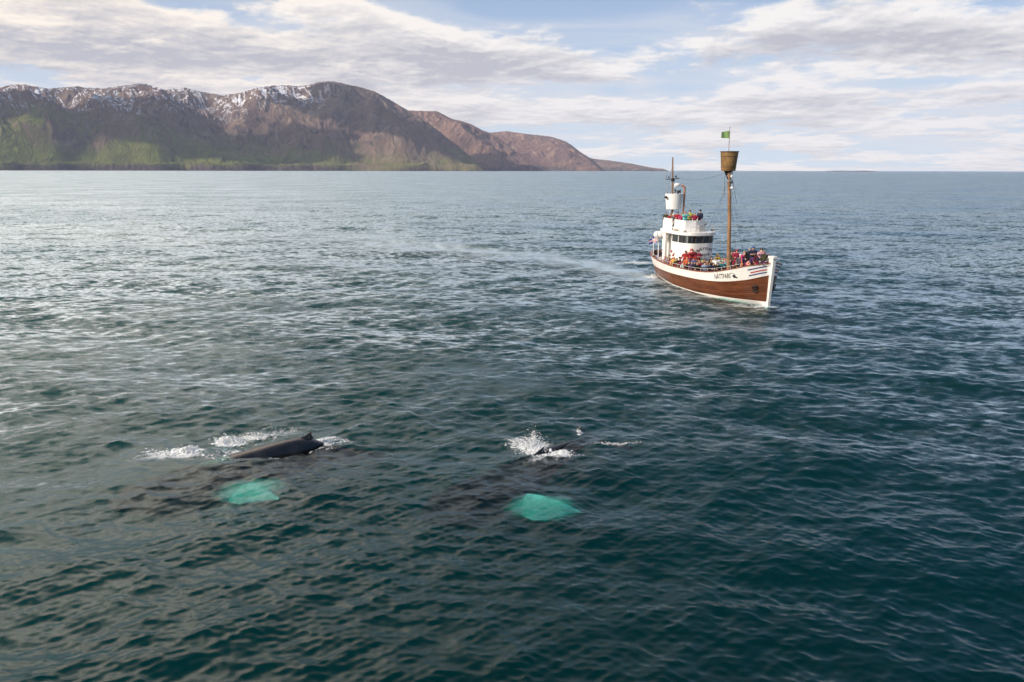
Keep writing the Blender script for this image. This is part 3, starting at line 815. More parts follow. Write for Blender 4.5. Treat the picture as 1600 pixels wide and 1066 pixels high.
def text_mesh(body, size, xscale=1.0):
    cu = bpy.data.curves.new('lettering', 'FONT'); cu.body = body; cu.size = size; cu.align_x = 'CENTER'; cu.align_y = 'CENTER'; cu.offset = 0.008
    cu.resolution_u = 3
    o = bpy.data.objects.new('lettering', cu); COL.objects.link(o)
    dg = bpy.context.evaluated_depsgraph_get()
    me = bpy.data.meshes.new_from_object(o.evaluated_get(dg))
    bpy.data.objects.remove(o); bpy.data.curves.remove(cu)
    bm = bmesh.new(); bm.from_mesh(me)
    bmesh.ops.triangulate(bm, faces=bm.faces)
    v = [(p.co.x * xscale, p.co.y) for p in bm.verts]; f = [[q.index for q in g.verts] for g in bm.faces]
    bm.free(); bpy.data.meshes.remove(me)
    return v, f
M_INK = paint('lettering_black', (.03, .028, .03), .5)
# name on the bulwark
tx, tz = fit_line([(1116.5, 432.4), (1141, 430.2)])
tcx = (tx[0] + tx[1]) / 2; tlen = abs(tx[1] - tx[0])
v, f = text_mesh('NÁTTFARI', .68)
wx_ = max(p[0] for p in v) - min(p[0] for p in v)
for sd in (-1, 1):
    vv = []
    for a, b_ in v:
        # starboard reads from stern to bow in the picture's left to right
        xx = tcx - a * tlen / wx_ if sd < 0 else tcx + a * tlen / wx_
        mid = np.interp(xx, [min(tx), max(tx)], [tz[int(np.argmin(tx))], tz[int(np.argmax(tx))]])
        vv.append(tuple(hull_pt(np.array(xx), np.array(mid + b_ * .98), sd, .022)))
    MB().add(vv, [q if sd < 0 else q[::-1] for q in f]).build('name_lettering', M_INK, boat, smooth=False)
ex, ez = fit_line([(1145.6, 430.2)])
for sd in (-1, 1):
    mb = MB()
    def disc(cx, cz, r_, n=14, sx=1.0):
        pts = [tuple(hull_pt(np.array(cx), np.array(cz), sd, .024))] + [tuple(hull_pt(np.array(cx + sx * r_ * math.cos(k * 2 * math.pi / n)), np.array(cz + r_ * math.sin(k * 2 * math.pi / n)), sd, .024)) for k in range(n)]
        mb.add(pts, [(0, k + 1, (k + 1) % n + 1) for k in range(n)])
    disc(ex[0] - .10, ez[0] - .02, .17, sx=1.1); disc(ex[0] - .34, ez[0] - .12, .08)
    a_ = np.linspace(.5, 2.6, 9)
    arc = lambda r_: np.array([hull_pt(np.array(ex[0] + .05 + r_ * math.cos(q) * 1.2), np.array(ez[0] + r_ * math.sin(q)), sd, .024) for q in a_])
    mb.grid(np.stack([arc(.26), arc(.30)]))
    mb.build('bow_emblem', M_INK, boat, smooth=False)

# anchor in the hawse on each bow
ax_, az_ = fit_line([(1188.4, 449)])
for sd in (-1, 1):
    c = Vector(hull_pt(np.array(max(ax_[0], .7)), np.array(az_[0]), sd, .10)); mb = MB()
    nrm_ = (Vector(hull_pt(np.array(max(ax_[0], .7)), np.array(az_[0]), sd, .3)) - c).normalized()
    q = nrm_.to_track_quat('Z', 'Y').to_matrix()
    def pt(a, b_, d=0): return c + q @ Vector((a, b_, d))
    ringp = [pt(.24 * math.cos(k * math.pi / 6), .24 * math.sin(k * math.pi / 6), -.06) for k in range(13)]
    mb.tube(ringp, .05, 6)
    mb.tube([pt(0, .30, .04), pt(0, -.34, .06)], .045, 6); mb.tube([pt(-.2, .22, .06), pt(.2, .22, .06)], .035, 6)
    mb.tube([pt(-.30, -.12, .05), pt(-.18, -.32, .06), pt(0, -.38, .07), pt(.18, -.32, .06), pt(.30, -.12, .05)], [.02, .045, .055, .045, .02], 6)
    mb.build('anchor', M_BLACK, boat)

# stanchions with a thin rail above the cap
for sd in (-1, 1):
    mb = MB(); xs = [x for x in np.arange(1.6, 20.4, 1.15)]
    line = []
    for x in xs:
        z = float(f_zr(x)); y = sd * (float(f_rail(x)) - .07)
        mb.tube([Lp(x, y, z), Lp(x, y, z + .30)], .022, 6); line.append(Lp(x, y, z + .30))
    mb.tube(line, .02, 6)
    mb.build('hand_rail', M_STEEL, boat)

# ------------------------------------------------------------------ wheelhouse
wh = MB()
def wh_plan(grow=0.0, aft=15.0, hw=2.0, n=26):
    pts = []
    for k in range(n + 1):
        a = -math.pi / 2 + math.pi * k / n
        s_, c_ = math.sin(a), math.cos(a)
        y = (hw + grow) * (abs(s_) ** .62) * (1 if s_ >= 0 else -1)
        x = 14.0 - (2.15 + grow) * (c_ ** .80 if c_ > 0 else 0)
        pts.append((x, y))
    return [(aft, -(hw + grow))] + pts + [(aft, hw + grow)]
def wall(mb, plan, z0, z1, mi=0, z1f=None):
    P = np.array([[Lp(x, y, z0) for x, y in plan], [Lp(x, y, z1) for x, y in plan]])
    return mb.grid(P, mi)
plan = wh_plan()
wheelhouse = MB()
wall(wheelhouse, plan, 1.5, 4.80); wall(wheelhouse, plan, 5.58, 5.66)
wheelhouse.grid(np.array([[Lp(x, y, 4.80) for x, y in plan], [Lp(x, y, 4.80) for x, y in wh_plan(-.06)]]))
wheelhouse.grid(np.array([[Lp(x, y, 5.58) for x, y in plan], [Lp(x, y, 5.58) for x, y in wh_plan(-.06)]]))
# after part: lower house set in, end wall of the wheelhouse
wheelhouse.box(Lp(16.75, 0, 3.6), (3.5, 2.5, 4.1)); wheelhouse.box(Lp(15.02, 0, 3.6), (.06, 3.96, 4.0))
wheelhouse = wheelhouse.build('wheelhouse', M_WHITE, boat)
g_plan = wh_plan(-.07)
seg_at = [0, 2, 5, 8, 10, 12, 14, 16, 18, 20, 23, 26, 28]
for a, b_ in zip(seg_at[:-1], seg_at[1:]):
    sub = g_plan[a:b_ + 1]
    wall(MB(), sub, 4.80, 5.58).build('window_pane', M_GLASS, wheelhouse)
M_MUL = paint('mullion', (.12, .10, .09), .5)
for a in seg_at[1:-1]:
    x, y = wh_plan(-.02)[a]; MB().tube([Lp(x, y, 4.79), Lp(x, y, 5.59)], .05 if a in (2, 26) else .026, 6).build('mullion', M_WHITE if a in (2, 26) else M_MUL, wheelhouse)
rp = wh_plan(.20, aft=17.0, hw=2.0)
mb = MB(); wall(mb, rp, 5.66, 5.96)
mb.add([Lp(x, y, 5.96) for x, y in rp], [tuple(range(len(rp)))]); mb.add([Lp(x, y, 5.66) for x, y in rp], [tuple(reversed(range(len(rp))))])
mb.box(Lp(17.85, 0, 5.81), (1.7, 2.9, .30)); mb.build('roof', M_WHITE, wheelhouse)
for x, y in ((16.55, -1.95), (16.55, 1.95)): MB().box(Lp(x, y, 3.58), (.5, .28, 4.15)).build('roof_pillar', M_WHITE, wheelhouse)
MB().box(Lp(15.9, -1.262, 3.1), (.75, .03, 1.9)).build('door', M_INNER, wheelhouse)
MB().box(Lp(15.7, -1.29, 4.1), (.5, .05, .4)).build('vent_panel', paint('pale_green', (.35, .5, .38), .5), wheelhouse)
# lettering on the rounded front, on an arc
def front_pt(s_, z, off=.012):
    """s_ metres along the wheelhouse front from its middle, to port positive"""
    pl = np.array(wh_plan(off)[1:-1]); d = np.r_[0, np.cumsum(np.hypot(*np.diff(pl, axis=0).T))]; d -= d[len(d) // 2]
    return Lp(float(np.interp(s_, d, pl[:, 0])), float(np.interp(s_, d, pl[:, 1])), z)
for word, size, cs, cz, curve, wid in (('NÁTTFARI', .42, .40, 4.18, .045, 2.15), ('HÚSAVÍK', .32, .50, 3.55, .0, 1.15)):
    v, f = text_mesh(word, size); w0 = max(p[0] for p in v) - min(p[0] for p in v)
    vv = [front_pt(cs + a * wid / w0, cz + b_ - curve * ((a * wid / w0) ** 2) * 3.4) for a, b_ in v]
    MB().add(vv, f).build('name_lettering', M_INK, wheelhouse, smooth=False)
mb = MB(); ring_ = [front_pt(s_, 3.02, .03) for s_ in np.linspace(-2.6, 2.6, 30)]; mb.tube(ring_, .03, 6); mb.build('moulding', paint('moulding_pink', (.5, .33, .30), .5), wheelhouse)
# roof rail, horn and search light
mb = MB(); rl = []
pr = wh_plan(.05)
for k in range(9, 27):
    x, y = pr[k]
    rl.append(Lp(x, y, 6.55))
    if k % 3 == 0: mb.tube([Lp(x, y, 5.95), Lp(x, y, 6.55)], .022, 6)
mb.tube(rl, .022, 6); mb.build('roof_railing', M_STEEL, wheelhouse)
mb = MB(); mb.tube([Lp(13.3, 2.1, 5.9), Lp(13.3, 2.1, 6.15)], .03, 6); mb.tube([Lp(13.15, 2.1, 6.05), Lp(13.5, 2.1, 6.05)], [.17, .12], 10); mb.build('search_light', M_BLACK, wheelhouse)
mb = MB(); mb.tube([Lp(12.6, -.2, 6.0), Lp(12.6, -.2, 6.12)], .03, 6); mb.tube([Lp(12.3, -.2, 6.12), Lp(12.8, -.2, 6.12)], [.10, .03], 8); mb.build('horn', M_STEEL, wheelhouse)

# flying bridge
fb = MB(); fb.box(Lp(16.0, 0, 6.22), (4.9, 2.42, .12)); fb.box(Lp(16.0, 0, 6.06), (4.6, 2.2, .2)); fly = fb.build('flying_bridge', M_WHITE, boat)
for (x0, y0), (x1, y1), zt in (((13.55, -1.25), (15.9, -1.25), 7.12), ((16.4, -1.25), (18.5, -1.25), 7.15), ((13.55, -1.22), (13.35, -.05), 7.14), ((13.35, .0), (13.55, 1.22), 7.14), ((13.55, 1.25), (18.5, 1.25), 7.12), ((18.5, -1.22), (18.5, 1.22), 7.15)):
    mb = MB(); a = Vector(Lp(x0, y0, 0)); b_ = Vector(Lp(x1, y1, 0)); d = b_ - a
    c = (a + b_) / 2; rot = Matrix.Rotation(math.atan2(d.y, d.x), 3, 'Z')
    mb.box((c.x, c.y, (5.97 + zt) / 2), (d.length, .05, zt - 5.97), rot=rot); mb.box((c.x, c.y, zt + .02), (d.length + .02, .09, .04), rot=rot)
    mb.build('side_panel', M_WHITE2, fly, smooth=False)
mb = MB(); mb.box(Lp(13.18, .55, 6.32), (.34, .75, .70)); mb.build('grey_cabinet', M_GREY, fly, smooth=False)
mb = MB(); mb.box(Lp(13.05, .95, 6.72), (.12, .12, .10)); mb.tube([Lp(13.05, .8, 6.7), Lp(13.05, 1.15, 6.82)], .03, 6); mb.build('lamp', M_BLACK, fly)
mb = MB()
for k in range(4): mb.box(Lp(16.15, -1.45 - .07 * k, 6.0 + .02 - .0 * k + .25 * (3 - k)), (.45, .12, .03))
mb.tube([Lp(15.93, -1.35, 7.0), Lp(15.93, -1.75, 5.97)], .025, 6); mb.tube([Lp(16.37, -1.35, 7.0), Lp(16.37, -1.75, 5.97)], .025, 6)
mb.build('steps', M_STEEL, fly)
for x in (12.95, 14.6, 15.0): MB().tube([Lp(x, -1.62, 5.97), Lp(x, -1.62, 6.06), Lp(x, -1.62, 6.15)], [.16, .19, .15], 10).build('rope_coil', M_ROPE, fly)

# after mast with its barrel shield
am = MB(); am.tube([Lp(18.6, 0, 1.6), Lp(18.75, 0, 8), Lp(19.4, 0, 14.0)], [.15, .13, .075], 12); am = am.build('after_mast', M_MAST, boat)
mb = MB(); mb.lathe(Lp(18.55, 0, 8.12), [(.80, 0), (.84, .02), (1.02, 1.72), (1.02, 1.78), (.96, 1.78), (.90, 1.2), (0.001, 1.2)], 32, 0); mb.build('white_funnel', M_WHITE2, am, sharp=50)
mb = MB()
for y in (-.6, .6): mb.tube([Lp(18.2, y, 6.2), Lp(18.4, y * .9, 8.15)], .05, 6)
mb.tube([Lp(17.9, -.4, 6.2), Lp(18.3, -.1, 8.15)], .045, 6); mb.build('funnel_struts', M_STEEL, am)
mb = MB(); mb.tube([Lp(17.85, .92, 6.1), Lp(17.9, .95, 10.55), Lp(18.0, .9, 10.75)], .105, 10); mb.tube([Lp(18.0, .9, 10.72), Lp(18.25, .7, 10.86)], [.12, .10], 10); mb.build('exhaust_pipe', M_RUST, am)
mb = MB(); mb.tube([Lp(19.13, -.85, 11.5), Lp(19.13, .85, 11.62)], .045, 6)
for y, h_ in ((-.85, .5), (-.55, .35), (.5, .32), (.78, .22)): mb.tube([Lp(19.13, y, 11.5), Lp(19.13, y, 11.52 + h_)], .022, 6)
mb.ball(Lp(19.13, -.5, 11.75), .10); mb.ball(Lp(19.13, .42, 11.85), .12); mb.box(Lp(19.05, 0, 11.45), (.3, .3, .35))
mb.build('cross_arm', M_BLACK, am)
mb = MB(); mb.tube([Lp(19.1, -1.05, 11.5), Lp(19.1, -1.05, 13.0)], .012, 5); mb.tube([Lp(19.13, -.85, 11.5), Lp(19.1, -1.05, 11.52)], .015, 5); mb.build('whip_aerial', M_STEEL, am)
mb = MB(); mb.lathe(Lp(18.55, .32, 10.72), [(.02, 0), (.30, .03), (.36, .12), (.33, .28), (.18, .36), (.001, .38)], 18); mb.box(Lp(18.8, .15, 10.68), (.5, .12, .07)); mb.build('radar_dome', M_WHITE2, am)
mb = MB(); mb.lathe(Lp(18.1, .25, 9.4), [(.10, 0), (.10, .6), (.22, .72), (.20, .82), (.001, .9)], 12); mb.lathe(Lp(18.3, .62, 9.4), [(.06, 0), (.06, .8), (.12, .86), (.001, .98)], 10); mb.lathe(Lp(18.2, -.1, 9.4), [(.05, 0), (.05, .75), (.09, .95), (.001, 1.05)], 10); mb.build('vent_cowls', M_BLACK, am)
mb = MB(); mb.tube([Lp(18.4, -1.0, 9.5), Lp(18.4, -1.22, 9.5)], .04, 6); mb.tube([Lp(18.15, -1.22, 9.5), Lp(18.5, -1.22, 9.5)], [.15, .10], 10); mb.build('lamp', M_BLACK, am)

# main mast
mm_ = MB(); mm_.tube([Lp(6.6, 0, 1.7), Lp(7.25, 0, 8.0), Lp(7.95, 0, 12.5), Lp(8.05, 0, 14.2)], [.205, .185, .155, .10], 14); mast = mm_.build('main_mast', M_MAST, boat)
cn = Lp(8.12, .02, 12.48)
mb = MB(); mb.lathe(cn, [(.42, -.02), (.68, 0), (.70, .03), (.86, 1.84), (.86, 1.86), (.80, 1.86), (.66, .10), (.001, .10)], 36); mb.build('crows_nest', M_NEST, mast, sharp=40)
M_HOOP = paint('hoop_dark', (.10, .06, .035), .5)
for pr_ in ([(.86, 1.84), (.93, 1.84), (.93, 1.91), (.82, 1.91)], [(.725, .35), (.748, .35), (.755, .42), (.73, .42)], [(.81, 1.35), (.834, 1.35), (.842, 1.42), (.82, 1.42)]): MB().lathe(cn, pr_, 36).build('nest_hoop', M_HOOP, mast)
mb = MB()
for k in range(36):
    a = k * 2 * math.pi / 36
    mb.tube([(cn[0] + .697 * math.cos(a), cn[1] + .697 * math.sin(a), cn[2] + .04), (cn[0] + .863 * math.cos(a), cn[1] + .863 * math.sin(a), cn[2] + 1.82)], .008, 4)
mb.build('nest_seams', paint('seam_dark', (.07, .04, .02), .6), mast)
mb = MB(); mb.lathe((cn[0], cn[1], cn[2] - .45), [(.17, 0), (.20, .1), (.42, .43), (.60, .47)], 12); mb.tube([Lp(8.0, -.45, 12.4), Lp(7.8, -.12, 11.6)], .05, 6); mb.tube([Lp(8.0, .45, 12.4), Lp(7.8, .12, 11.6)], .05, 6); mb.build('nest_bracket', M_BLACK, mast)
mb = MB(); mb.tube([Lp(8.2, .0, 13.2), Lp(8.35, .0, 16.7)], [.035, .022], 8); mb.ball(Lp(8.35, 0, 16.75), .05); mb.build('flag_pole', M_MAST, mast)
mb = MB(); mb.lathe(Lp(7.5, .18, 10.75), [(.18, 0), (.20, .06), (.12, .14), (.04, .2)], 12); mb.box(Lp(7.6, .1, 10.85), (.2, .2, .04)); mb.build('work_lamp', M_WHITE2, mast)
mb = MB(); mb.lathe(Lp(7.6, .12, 11.85), [(.10, 0), (.12, .05), (.10, .2), (.02, .24)], 10); mb.build('mast_light', M_WHITE2, mast)
mb = MB(); mb.box(Lp(7.65, .02, 11.5), (.42, .42, .10)); mb.box(Lp(7.6, .25, 11.35), (.16, .16, .25)); mb.build('mast_fitting', M_GREY, mast)
# rigging
mb = MB()
def wire(p, q, sag=0.0, r_=.011, n=8):
    p = Vector(p); q = Vector(q); pts = []
    for i in range(n + 1):
        t = i / n; w = p.lerp(q, t); w.z -= sag * 4 * t * (1 - t); pts.append(w)
    mb.tube(pts, r_, 5)
wire(Lp(8.0, 0, 12.4), Lp(19.1, 0, 11.8), .55); wire(Lp(7.9, 0, 12.2), Lp(.2, 0, 4.5), .15)
wire(Lp(7.85, -.1, 11.6), Lp(7.6, -2.7, 2.6), 0); wire(Lp(7.85, .1, 11.6), Lp(7.6, 2.7, 2.6), 0)
wire(Lp(7.8, -.1, 11.5), Lp(9.2, -2.75, 2.6), 0); wire(Lp(7.8, .1, 11.5), Lp(9.2, 2.75, 2.6), 0)
wire(Lp(7.95, .3, 12.2), Lp(7.6, 1.0, 9.2), .1, .02); wire(Lp(7.95, -.45, 12.2), Lp(7.7, -.5, 10.0), .1, .02); wire(Lp(19.3, 0, 13.6), Lp(21.6, 0, 4.0), .1)
mb.build('rigging_lines', M_WIRE, boat)
# davits at the stern quarter
mb = MB()
for x in (18.0, 19.2):
    mb.tube([Lp(x, -1.9, 1.9), Lp(x, -2.0, 4.2), Lp(x, -2.15, 4.7), Lp(x, -2.45, 4.85)], .05, 8)
mb.tube([Lp(18.0, -2.1, 4.6), Lp(19.2, -2.1, 4.6)], .04, 6); mb.tube([Lp(18.3, -2.1, 4.6), Lp(17.0, -2.0, 5.0)], .04, 6); mb.build('davits', M_WHITE2, boat)
mb = MB(); mb.tube([Lp(21.6, 0, 2.9), Lp(21.75, 0, 5.1)], .03, 8); mb.build('ensign_staff', M_MAST, boat)
mb = MB(); mb.box(Lp(11.6, -.9, float(f_deck(11.6)) + .22), (2.2, 2.6, .44)); mb.box(Lp(9.0, 0, float(f_deck(9)) + .2), (1.6, 1.6, .4)); mb.build('deck_hatch', M_DECK, boat, smooth=False)

# ------------------------------------------------------------------ loose gear carried on board: things of their own
def placed(name, label, cat, x, y, z, rz=0.0, group=None):
    e = bpy.data.objects.new(name, None); link(e)
    e.location = bw(x, y, z); e.rotation_euler = (0, 0, boat.rotation_euler.z + rz)
    return tag(e, label, cat, group)
t = placed('life_raft', 'white life raft canister hung beside the wheelhouse roof', 'life raft', 17.25, -2.05, 4.86, R(60))
mb = MB()
for i in range(1):
    pr_ = []; L_ = .95
    for k in range(13):
        s_ = -1 + 2 * k / 12; r_ = .43 * (1 - abs(s_) ** 5) ** .5 if abs(s_) < 1 else .0
        pr_.append((s_ * L_, max(r_, .002)))
    mb.tube([(a, 0, .45) for a, _ in pr_], [r_ for _, r_ in pr_], 20)
mb.build('canister', M_WHITE2, t, sharp=60)
mb = MB()
for a in (-.45, 0, .45): mb.tube([(a - .03, 0, .45), (a + .03, 0, .45)], .44, 20)
mb.build('band', M_GREY, t)
for a in (-.5, .5): MB().tube([(a, -.42, .42), (a, -.36, .06), (a, 0, -.02), (a, .36, .06), (a, .42, .42)], .05, 6).build('cradle', M_WHITE2, t)
t = placed('deck_box', 'ochre wooden box with a white lid standing before the wheelhouse', 'box', 10.6, 1.3, float(f_deck(10.6)))
mb = MB(); mb.box((0, 0, .66), (.95, 1.15, 1.32)); mb.box((.478, 0, .66), (.01, 1.05, .04)); mb.build('box_body', M_YEL, t, smooth=False)
mb = MB(); mb.box((0, 0, 1.50), (1.05, 1.25, .34), taper=.9); mb.build('lid', M_WHITE2, t, smooth=False)
t = placed('life_ring', 'red and white life ring on the left side of the wheelhouse', 'life ring', 14.55, -2.07, 3.55)
for k in range(4):
    a0 = k * math.pi / 2; pts = [(.30 * math.cos(a0 + j * math.pi / 12), 0, .30 * math.sin(a0 + j * math.pi / 12)) for j in range(7)]
    MB().tube(pts, .075, 8).build('ring_section', M_RED if k % 2 else M_WHITE2, t)
t = placed('hose_reel', 'red hose reel low on the left side of the wheelhouse', 'hose reel', 14.2, -2.12, 2.75)
mb = MB(); mb.tube([(0, -.09, .0), (0, .06, .0)], .30, 16); mb.build('reel', M_RED, t); mb = MB(); mb.tube([(0, -.12, .0), (0, -.09, .0)], .12, 10); mb.build('hub', M_WHITE2, t)
t = placed('fender', 'black rubber fender hanging low on the far bow', 'fender', 1.9, 1.62, .95)
mb = MB(); mb.lathe((0, .12, 0), [(.05, 0), (.16, .08), (.18, .3), (.16, .62), (.05, .72)], 12); mb.tube([(0, .12, .7), (0, .42, 1.5), (0, .72, 2.75)], .02, 5); mb.build('fender_body', M_BLACK, t)

def flag(name, label, w, h, mats, org, dirv, droop, parts):
    e = bpy.data.objects.new(name, None); link(e); e.location = org; tag(e, label, 'flag')
    n, m_ = 22, 15
    dv = Vector(dirv).normalized(); side = Vector((-dv.y, dv.x, 0))
    def pos_(u, v):
        taper = 1 - .18 * u
        p = dv * (u * w) + side * (.10 * w * math.sin(u * 7 + v * 1.5) * u ** .5) + Vector((0, 0, -v * h * taper - droop * u * u * w))
        return p
    for nm, (u0, u1, v0, v1), mt, off in parts:
        P = np.array([[pos_(u0 + (u1 - u0) * i / n, v0 + (v1 - v0) * j / m_) + side * off for i in range(n + 1)] for j in range(m_ + 1)])
        mb = MB(); mb.grid(P); P2 = P - np.array(side) * .008
        mb.grid(P2, flip=True); mb.build(nm, mt, e)
    return e
M_GREENF = paint('flag_green', (.20, .33, .12), .8)
fdir = Vector((-1, .15, 0))
pt_ = bw(8.34, 0, 16.35)
flag('pennant', 'small green flag flying above the crows nest', .80, .72, None, pt_, fdir, .12, [('cloth', (0, 1, 0, 1), M_GREENF, 0)])
M_FB = paint('ensign_blue', (.02, .045, .22), .8); M_FR = paint('ensign_red', (.55, .03, .05), .8); M_FW = paint('ensign_white', (.8, .8, .8), .8)
pt_ = bw(21.72, 0, 4.75)
flag('ensign', 'blue flag with a red and white cross at the stern', 1.15, .85, None, pt_, Vector((-.85, .5, 0)), .45,
     [('blue_cloth', (0, 1, 0, 1), M_FB, 0), ('white_cross', (.22, .46, 0, 1), M_FW, .012), ('white_cross', (0, 1, .36, .64), M_FW, .012),
      ('red_cross', (.28, .40, 0, 1), M_FR, .022), ('red_cross', (0, 1, .43, .57), M_FR, .022),
      ('white_cross', (.22, .46, 0, 1), M_FW, -.012), ('white_cross', (0, 1, .36, .64), M_FW, -.012), ('red_cross', (.28, .40, 0, 1), M_FR, -.022), ('red_cross', (0, 1, .43, .57), M_FR, -.022)])
# ------------------------------------------------------------------ people
def skin_person(pose):
    V = []; E = []; Rr = []
    def v(p, r, q=None, parent=None):
        V.append(p); Rr.append((r, q or r))
        if parent is not None: E.append((parent, len(V) - 1))
        return len(V) - 1
    pel = v((0, 0, .95), .155, .115)
    bel = v((0, .01, 1.10), .160, .125, pel); ch = v((0, .0, 1.28), .175, .13, bel); nb = v((0, -.01, 1.43), .10, .085, ch)
    nk = v((0, .0, 1.49), .055, .055, nb); hd = v((0, .015, 1.565), .078, .092, nk); ht = v((0, .0, 1.665), .070, .080, hd)
    nose = v((0, .115, 1.575), .012, .014, hd)
    for s_ in (-1, 1):
        hip = v((s_ * .095, 0, .84), .095, .10, pel); kn = v((s_ * .11, .02, .48), .070, .075, hip); an = v((s_ * .115, -.02, .10), .050, .055, kn); v((s_ * .13, .11, .045), .045, .04, an)
        sh = v((s_ * .185, 0, 1.385), .075, .075, ch)
        el_, wr, fd = pose[0 if s_ < 0 else 1]
        el_ = Vector((s_ * el_[0], el_[1], el_[2])); wr = Vector((s_ * wr[0], wr[1], wr[2])); fd = Vector((s_ * fd[0], fd[1], fd[2])).normalized()
        e1 = v(tuple(el_), .060, .060, sh); w1 = v(tuple(wr), .042, .046, e1)
        pm = wr + fd * .07; p1 = v(tuple(pm), .034, .020, w1)
        sidev = fd.cross(Vector((0, 0, 1)) if abs(fd.z) < .8 else Vector((1, 0, 0))).normalized(); curl = sidev.cross(fd)
        for k, L_ in enumerate((.060, .070, .066, .052)):
            o = sidev * (.027 - .018 * k)
            a = v(tuple(pm + o + fd * .035), .0095, .0095, p1); v(tuple(pm + o + fd * (.035 + L_ * .8) + curl * .03), .008, .008, a)
        th = v(tuple(wr + fd * .04 + sidev * .045), .011, .011, p1); v(tuple(wr + fd * .075 + sidev * .065 + curl * .015), .009, .009, th)
    me = bpy.data.meshes.new('person_frame'); me.from_pydata(V, E, [])
    o = bpy.data.objects.new('person_frame', me); COL.objects.link(o)
    sk = o.modifiers.new('skin', 'SKIN'); sk.use_smooth_shade = True
    for i, r_ in enumerate(Rr):
        o.data.skin_vertices[0].data[i].radius = r_
        o.data.skin_vertices[0].data[i].use_root = (i == 0)
    sb = o.modifiers.new('sub', 'SUBSURF'); sb.levels = 1; sb.render_levels = 1
    dg = bpy.context.evaluated_depsgraph_get()
    out = bpy.data.meshes.new_from_object(o.evaluated_get(dg))
    bpy.data.objects.remove(o)
    wr_ = [Vector((s_ * pose[0 if s_ < 0 else 1][1][0], *pose[0 if s_ < 0 else 1][1][1:])) for s_ in (-1, 1)]
    out.materials.clear()
    for _ in range(4): out.materials.append(None)
    for p in out.polygons:
        c = p.center; mi = 0
        if c.z > 1.47 and abs(c.x) < .13 and abs(c.y) < .16: mi = 2
        elif min((c - (w + (w - Vector((0, 0, w.z)))*0)).length for w in wr_) < .13 and any((c - w).dot(Vector((s_ * pose[0 if s_ < 0 else 1][2][0], *pose[0 if s_ < 0 else 1][2][1:]))) > .012 for s_, w in zip((-1, 1), wr_)): mi = 2
        elif c.z < .11: mi = 3
        elif c.z < .86: mi = 1
        p.material_index = mi; p.use_smooth = True
    return out
POSES = {
    'down': [((.25, .0, 1.12), (.27, .08, .88), (0, .25, -1)), ((.25, .0, 1.12), (.27, .08, .88), (0, .25, -1))],
    'rail': [((.27, .10, 1.15), (.20, .36, 1.08), (-.15, 1, -.2)), ((.27, .10, 1.15), (.20, .36, 1.08), (-.15, 1, -.2))],
    'photo': [((.27, .16, 1.24), (.09, .26, 1.50), (-.3, .1, 1)), ((.27, .16, 1.24), (.09, .26, 1.50), (-.3, .1, 1))],
    'point': [((.26, .0, 1.12), (.24, .16, .95), (0, .6, -1)), ((.30, .20, 1.38), (.34, .46, 1.44), (.1, 1, .1))],
    'fold': [((.27, .04, 1.13), (.06, .23, 1.16), (-1, .1, .1)), ((.27, .04, 1.13), (.06, .25, 1.10), (-1, .1, .1))],
}
BODY = {k: skin_person(v) for k, v in POSES.items()}
def half_cap(kind):
    mb = MB()
    c = (0, .0, 1.60)
    if kind == 'hair':
        n, m_ = 14, 7
        V = []; 
        for i in range(m_ + 1):
            th = math.pi * .5 * i / m_ * 1.25
            for k in range(n):
                a = k * 2 * math.pi / n
                front = max(0, math.sin(a))
                t2 = th * (1 - .42 * front)
                V.append((.100 * math.sin(t2) * math.cos(a), -.012 + .112 * math.sin(t2) * math.sin(a), 1.605 + .118 * math.cos(t2)))
        f = [(i * n + k, i * n + (k + 1) % n, (i + 1) * n + (k + 1) % n, (i + 1) * n + k) for i in range(m_) for k in range(n)]
        mb.add(V, f)
    elif kind == 'beanie':
        mb.lathe((0, -.005, 1.605), [(.104, 0), (.108, .03), (.10, .08), (.07, .12), (.02, .14), (.001, .142)], 14); mb.ball((0, -.005, 1.765), .025, 6)
    else:  # hood
        n, m_ = 16, 9
        V = []
        for i in range(m_ + 1):
            th = math.pi * .78 * i / m_
            for k in range(n):
                a = k * 2 * math.pi / n
                front = max(0, math.sin(a)) ** 1.2
                t2 = th * (1 - .56 * front)
                V.append((.122 * math.sin(t2) * math.cos(a), -.02 + .135 * math.sin(t2) * math.sin(a), 1.59 + .145 * math.cos(t2)))
        f = [(i * n + k, i * n + (k + 1) % n, (i + 1) * n + (k + 1) % n, (i + 1) * n + k) for i in range(m_) for k in range(n)]
        mb.add(V, f)
    mb2 = mb.build(kind, [None])
    me = mb2.data; bpy.data.objects.remove(mb2); return me
HEADW = {k: half_cap(k) for k in ('hair', 'beanie', 'hood')}
def eye_mesh():
    o = MB().ball((0, 0, 0), .012, 6).build('eye', paint('eye_dark', (.05, .03, .03), .4)); me = o.data; bpy.data.objects.remove(o); return me
EYE = eye_mesh()
CLOTH = dict(navy=(.018, .025, .06), black=(.016, .016, .018), red=(.42, .018, .022), crimson=(.30, .012, .05), magenta=(.50, .02, .14), pink=(.62, .30, .36), orange=(.70, .14, .03), yellow=(.75, .40, .02),
    teal=(.02, .22, .25), cyan=(.02, .32, .42), turquoise=(.15, .55, .55), olive=(.07, .075, .035), grey=(.14, .14, .15), beige=(.42, .34, .24), lilac=(.38, .36, .58), white=(.7, .68, .66), green=(.03, .16, .07),
    maroon=(.11, .02, .03), brown=(.09, .05, .03), purple=(.10, .04, .14), blue=(.04, .10, .30), paleblue=(.30, .40, .55), lime=(.42, .50, .05), salmon=(.75, .32, .22), blonde=(.40, .26, .10), darkhair=(.035, .022, .015), greyhair=(.30, .28, .26), denim=(.06, .08, .14))
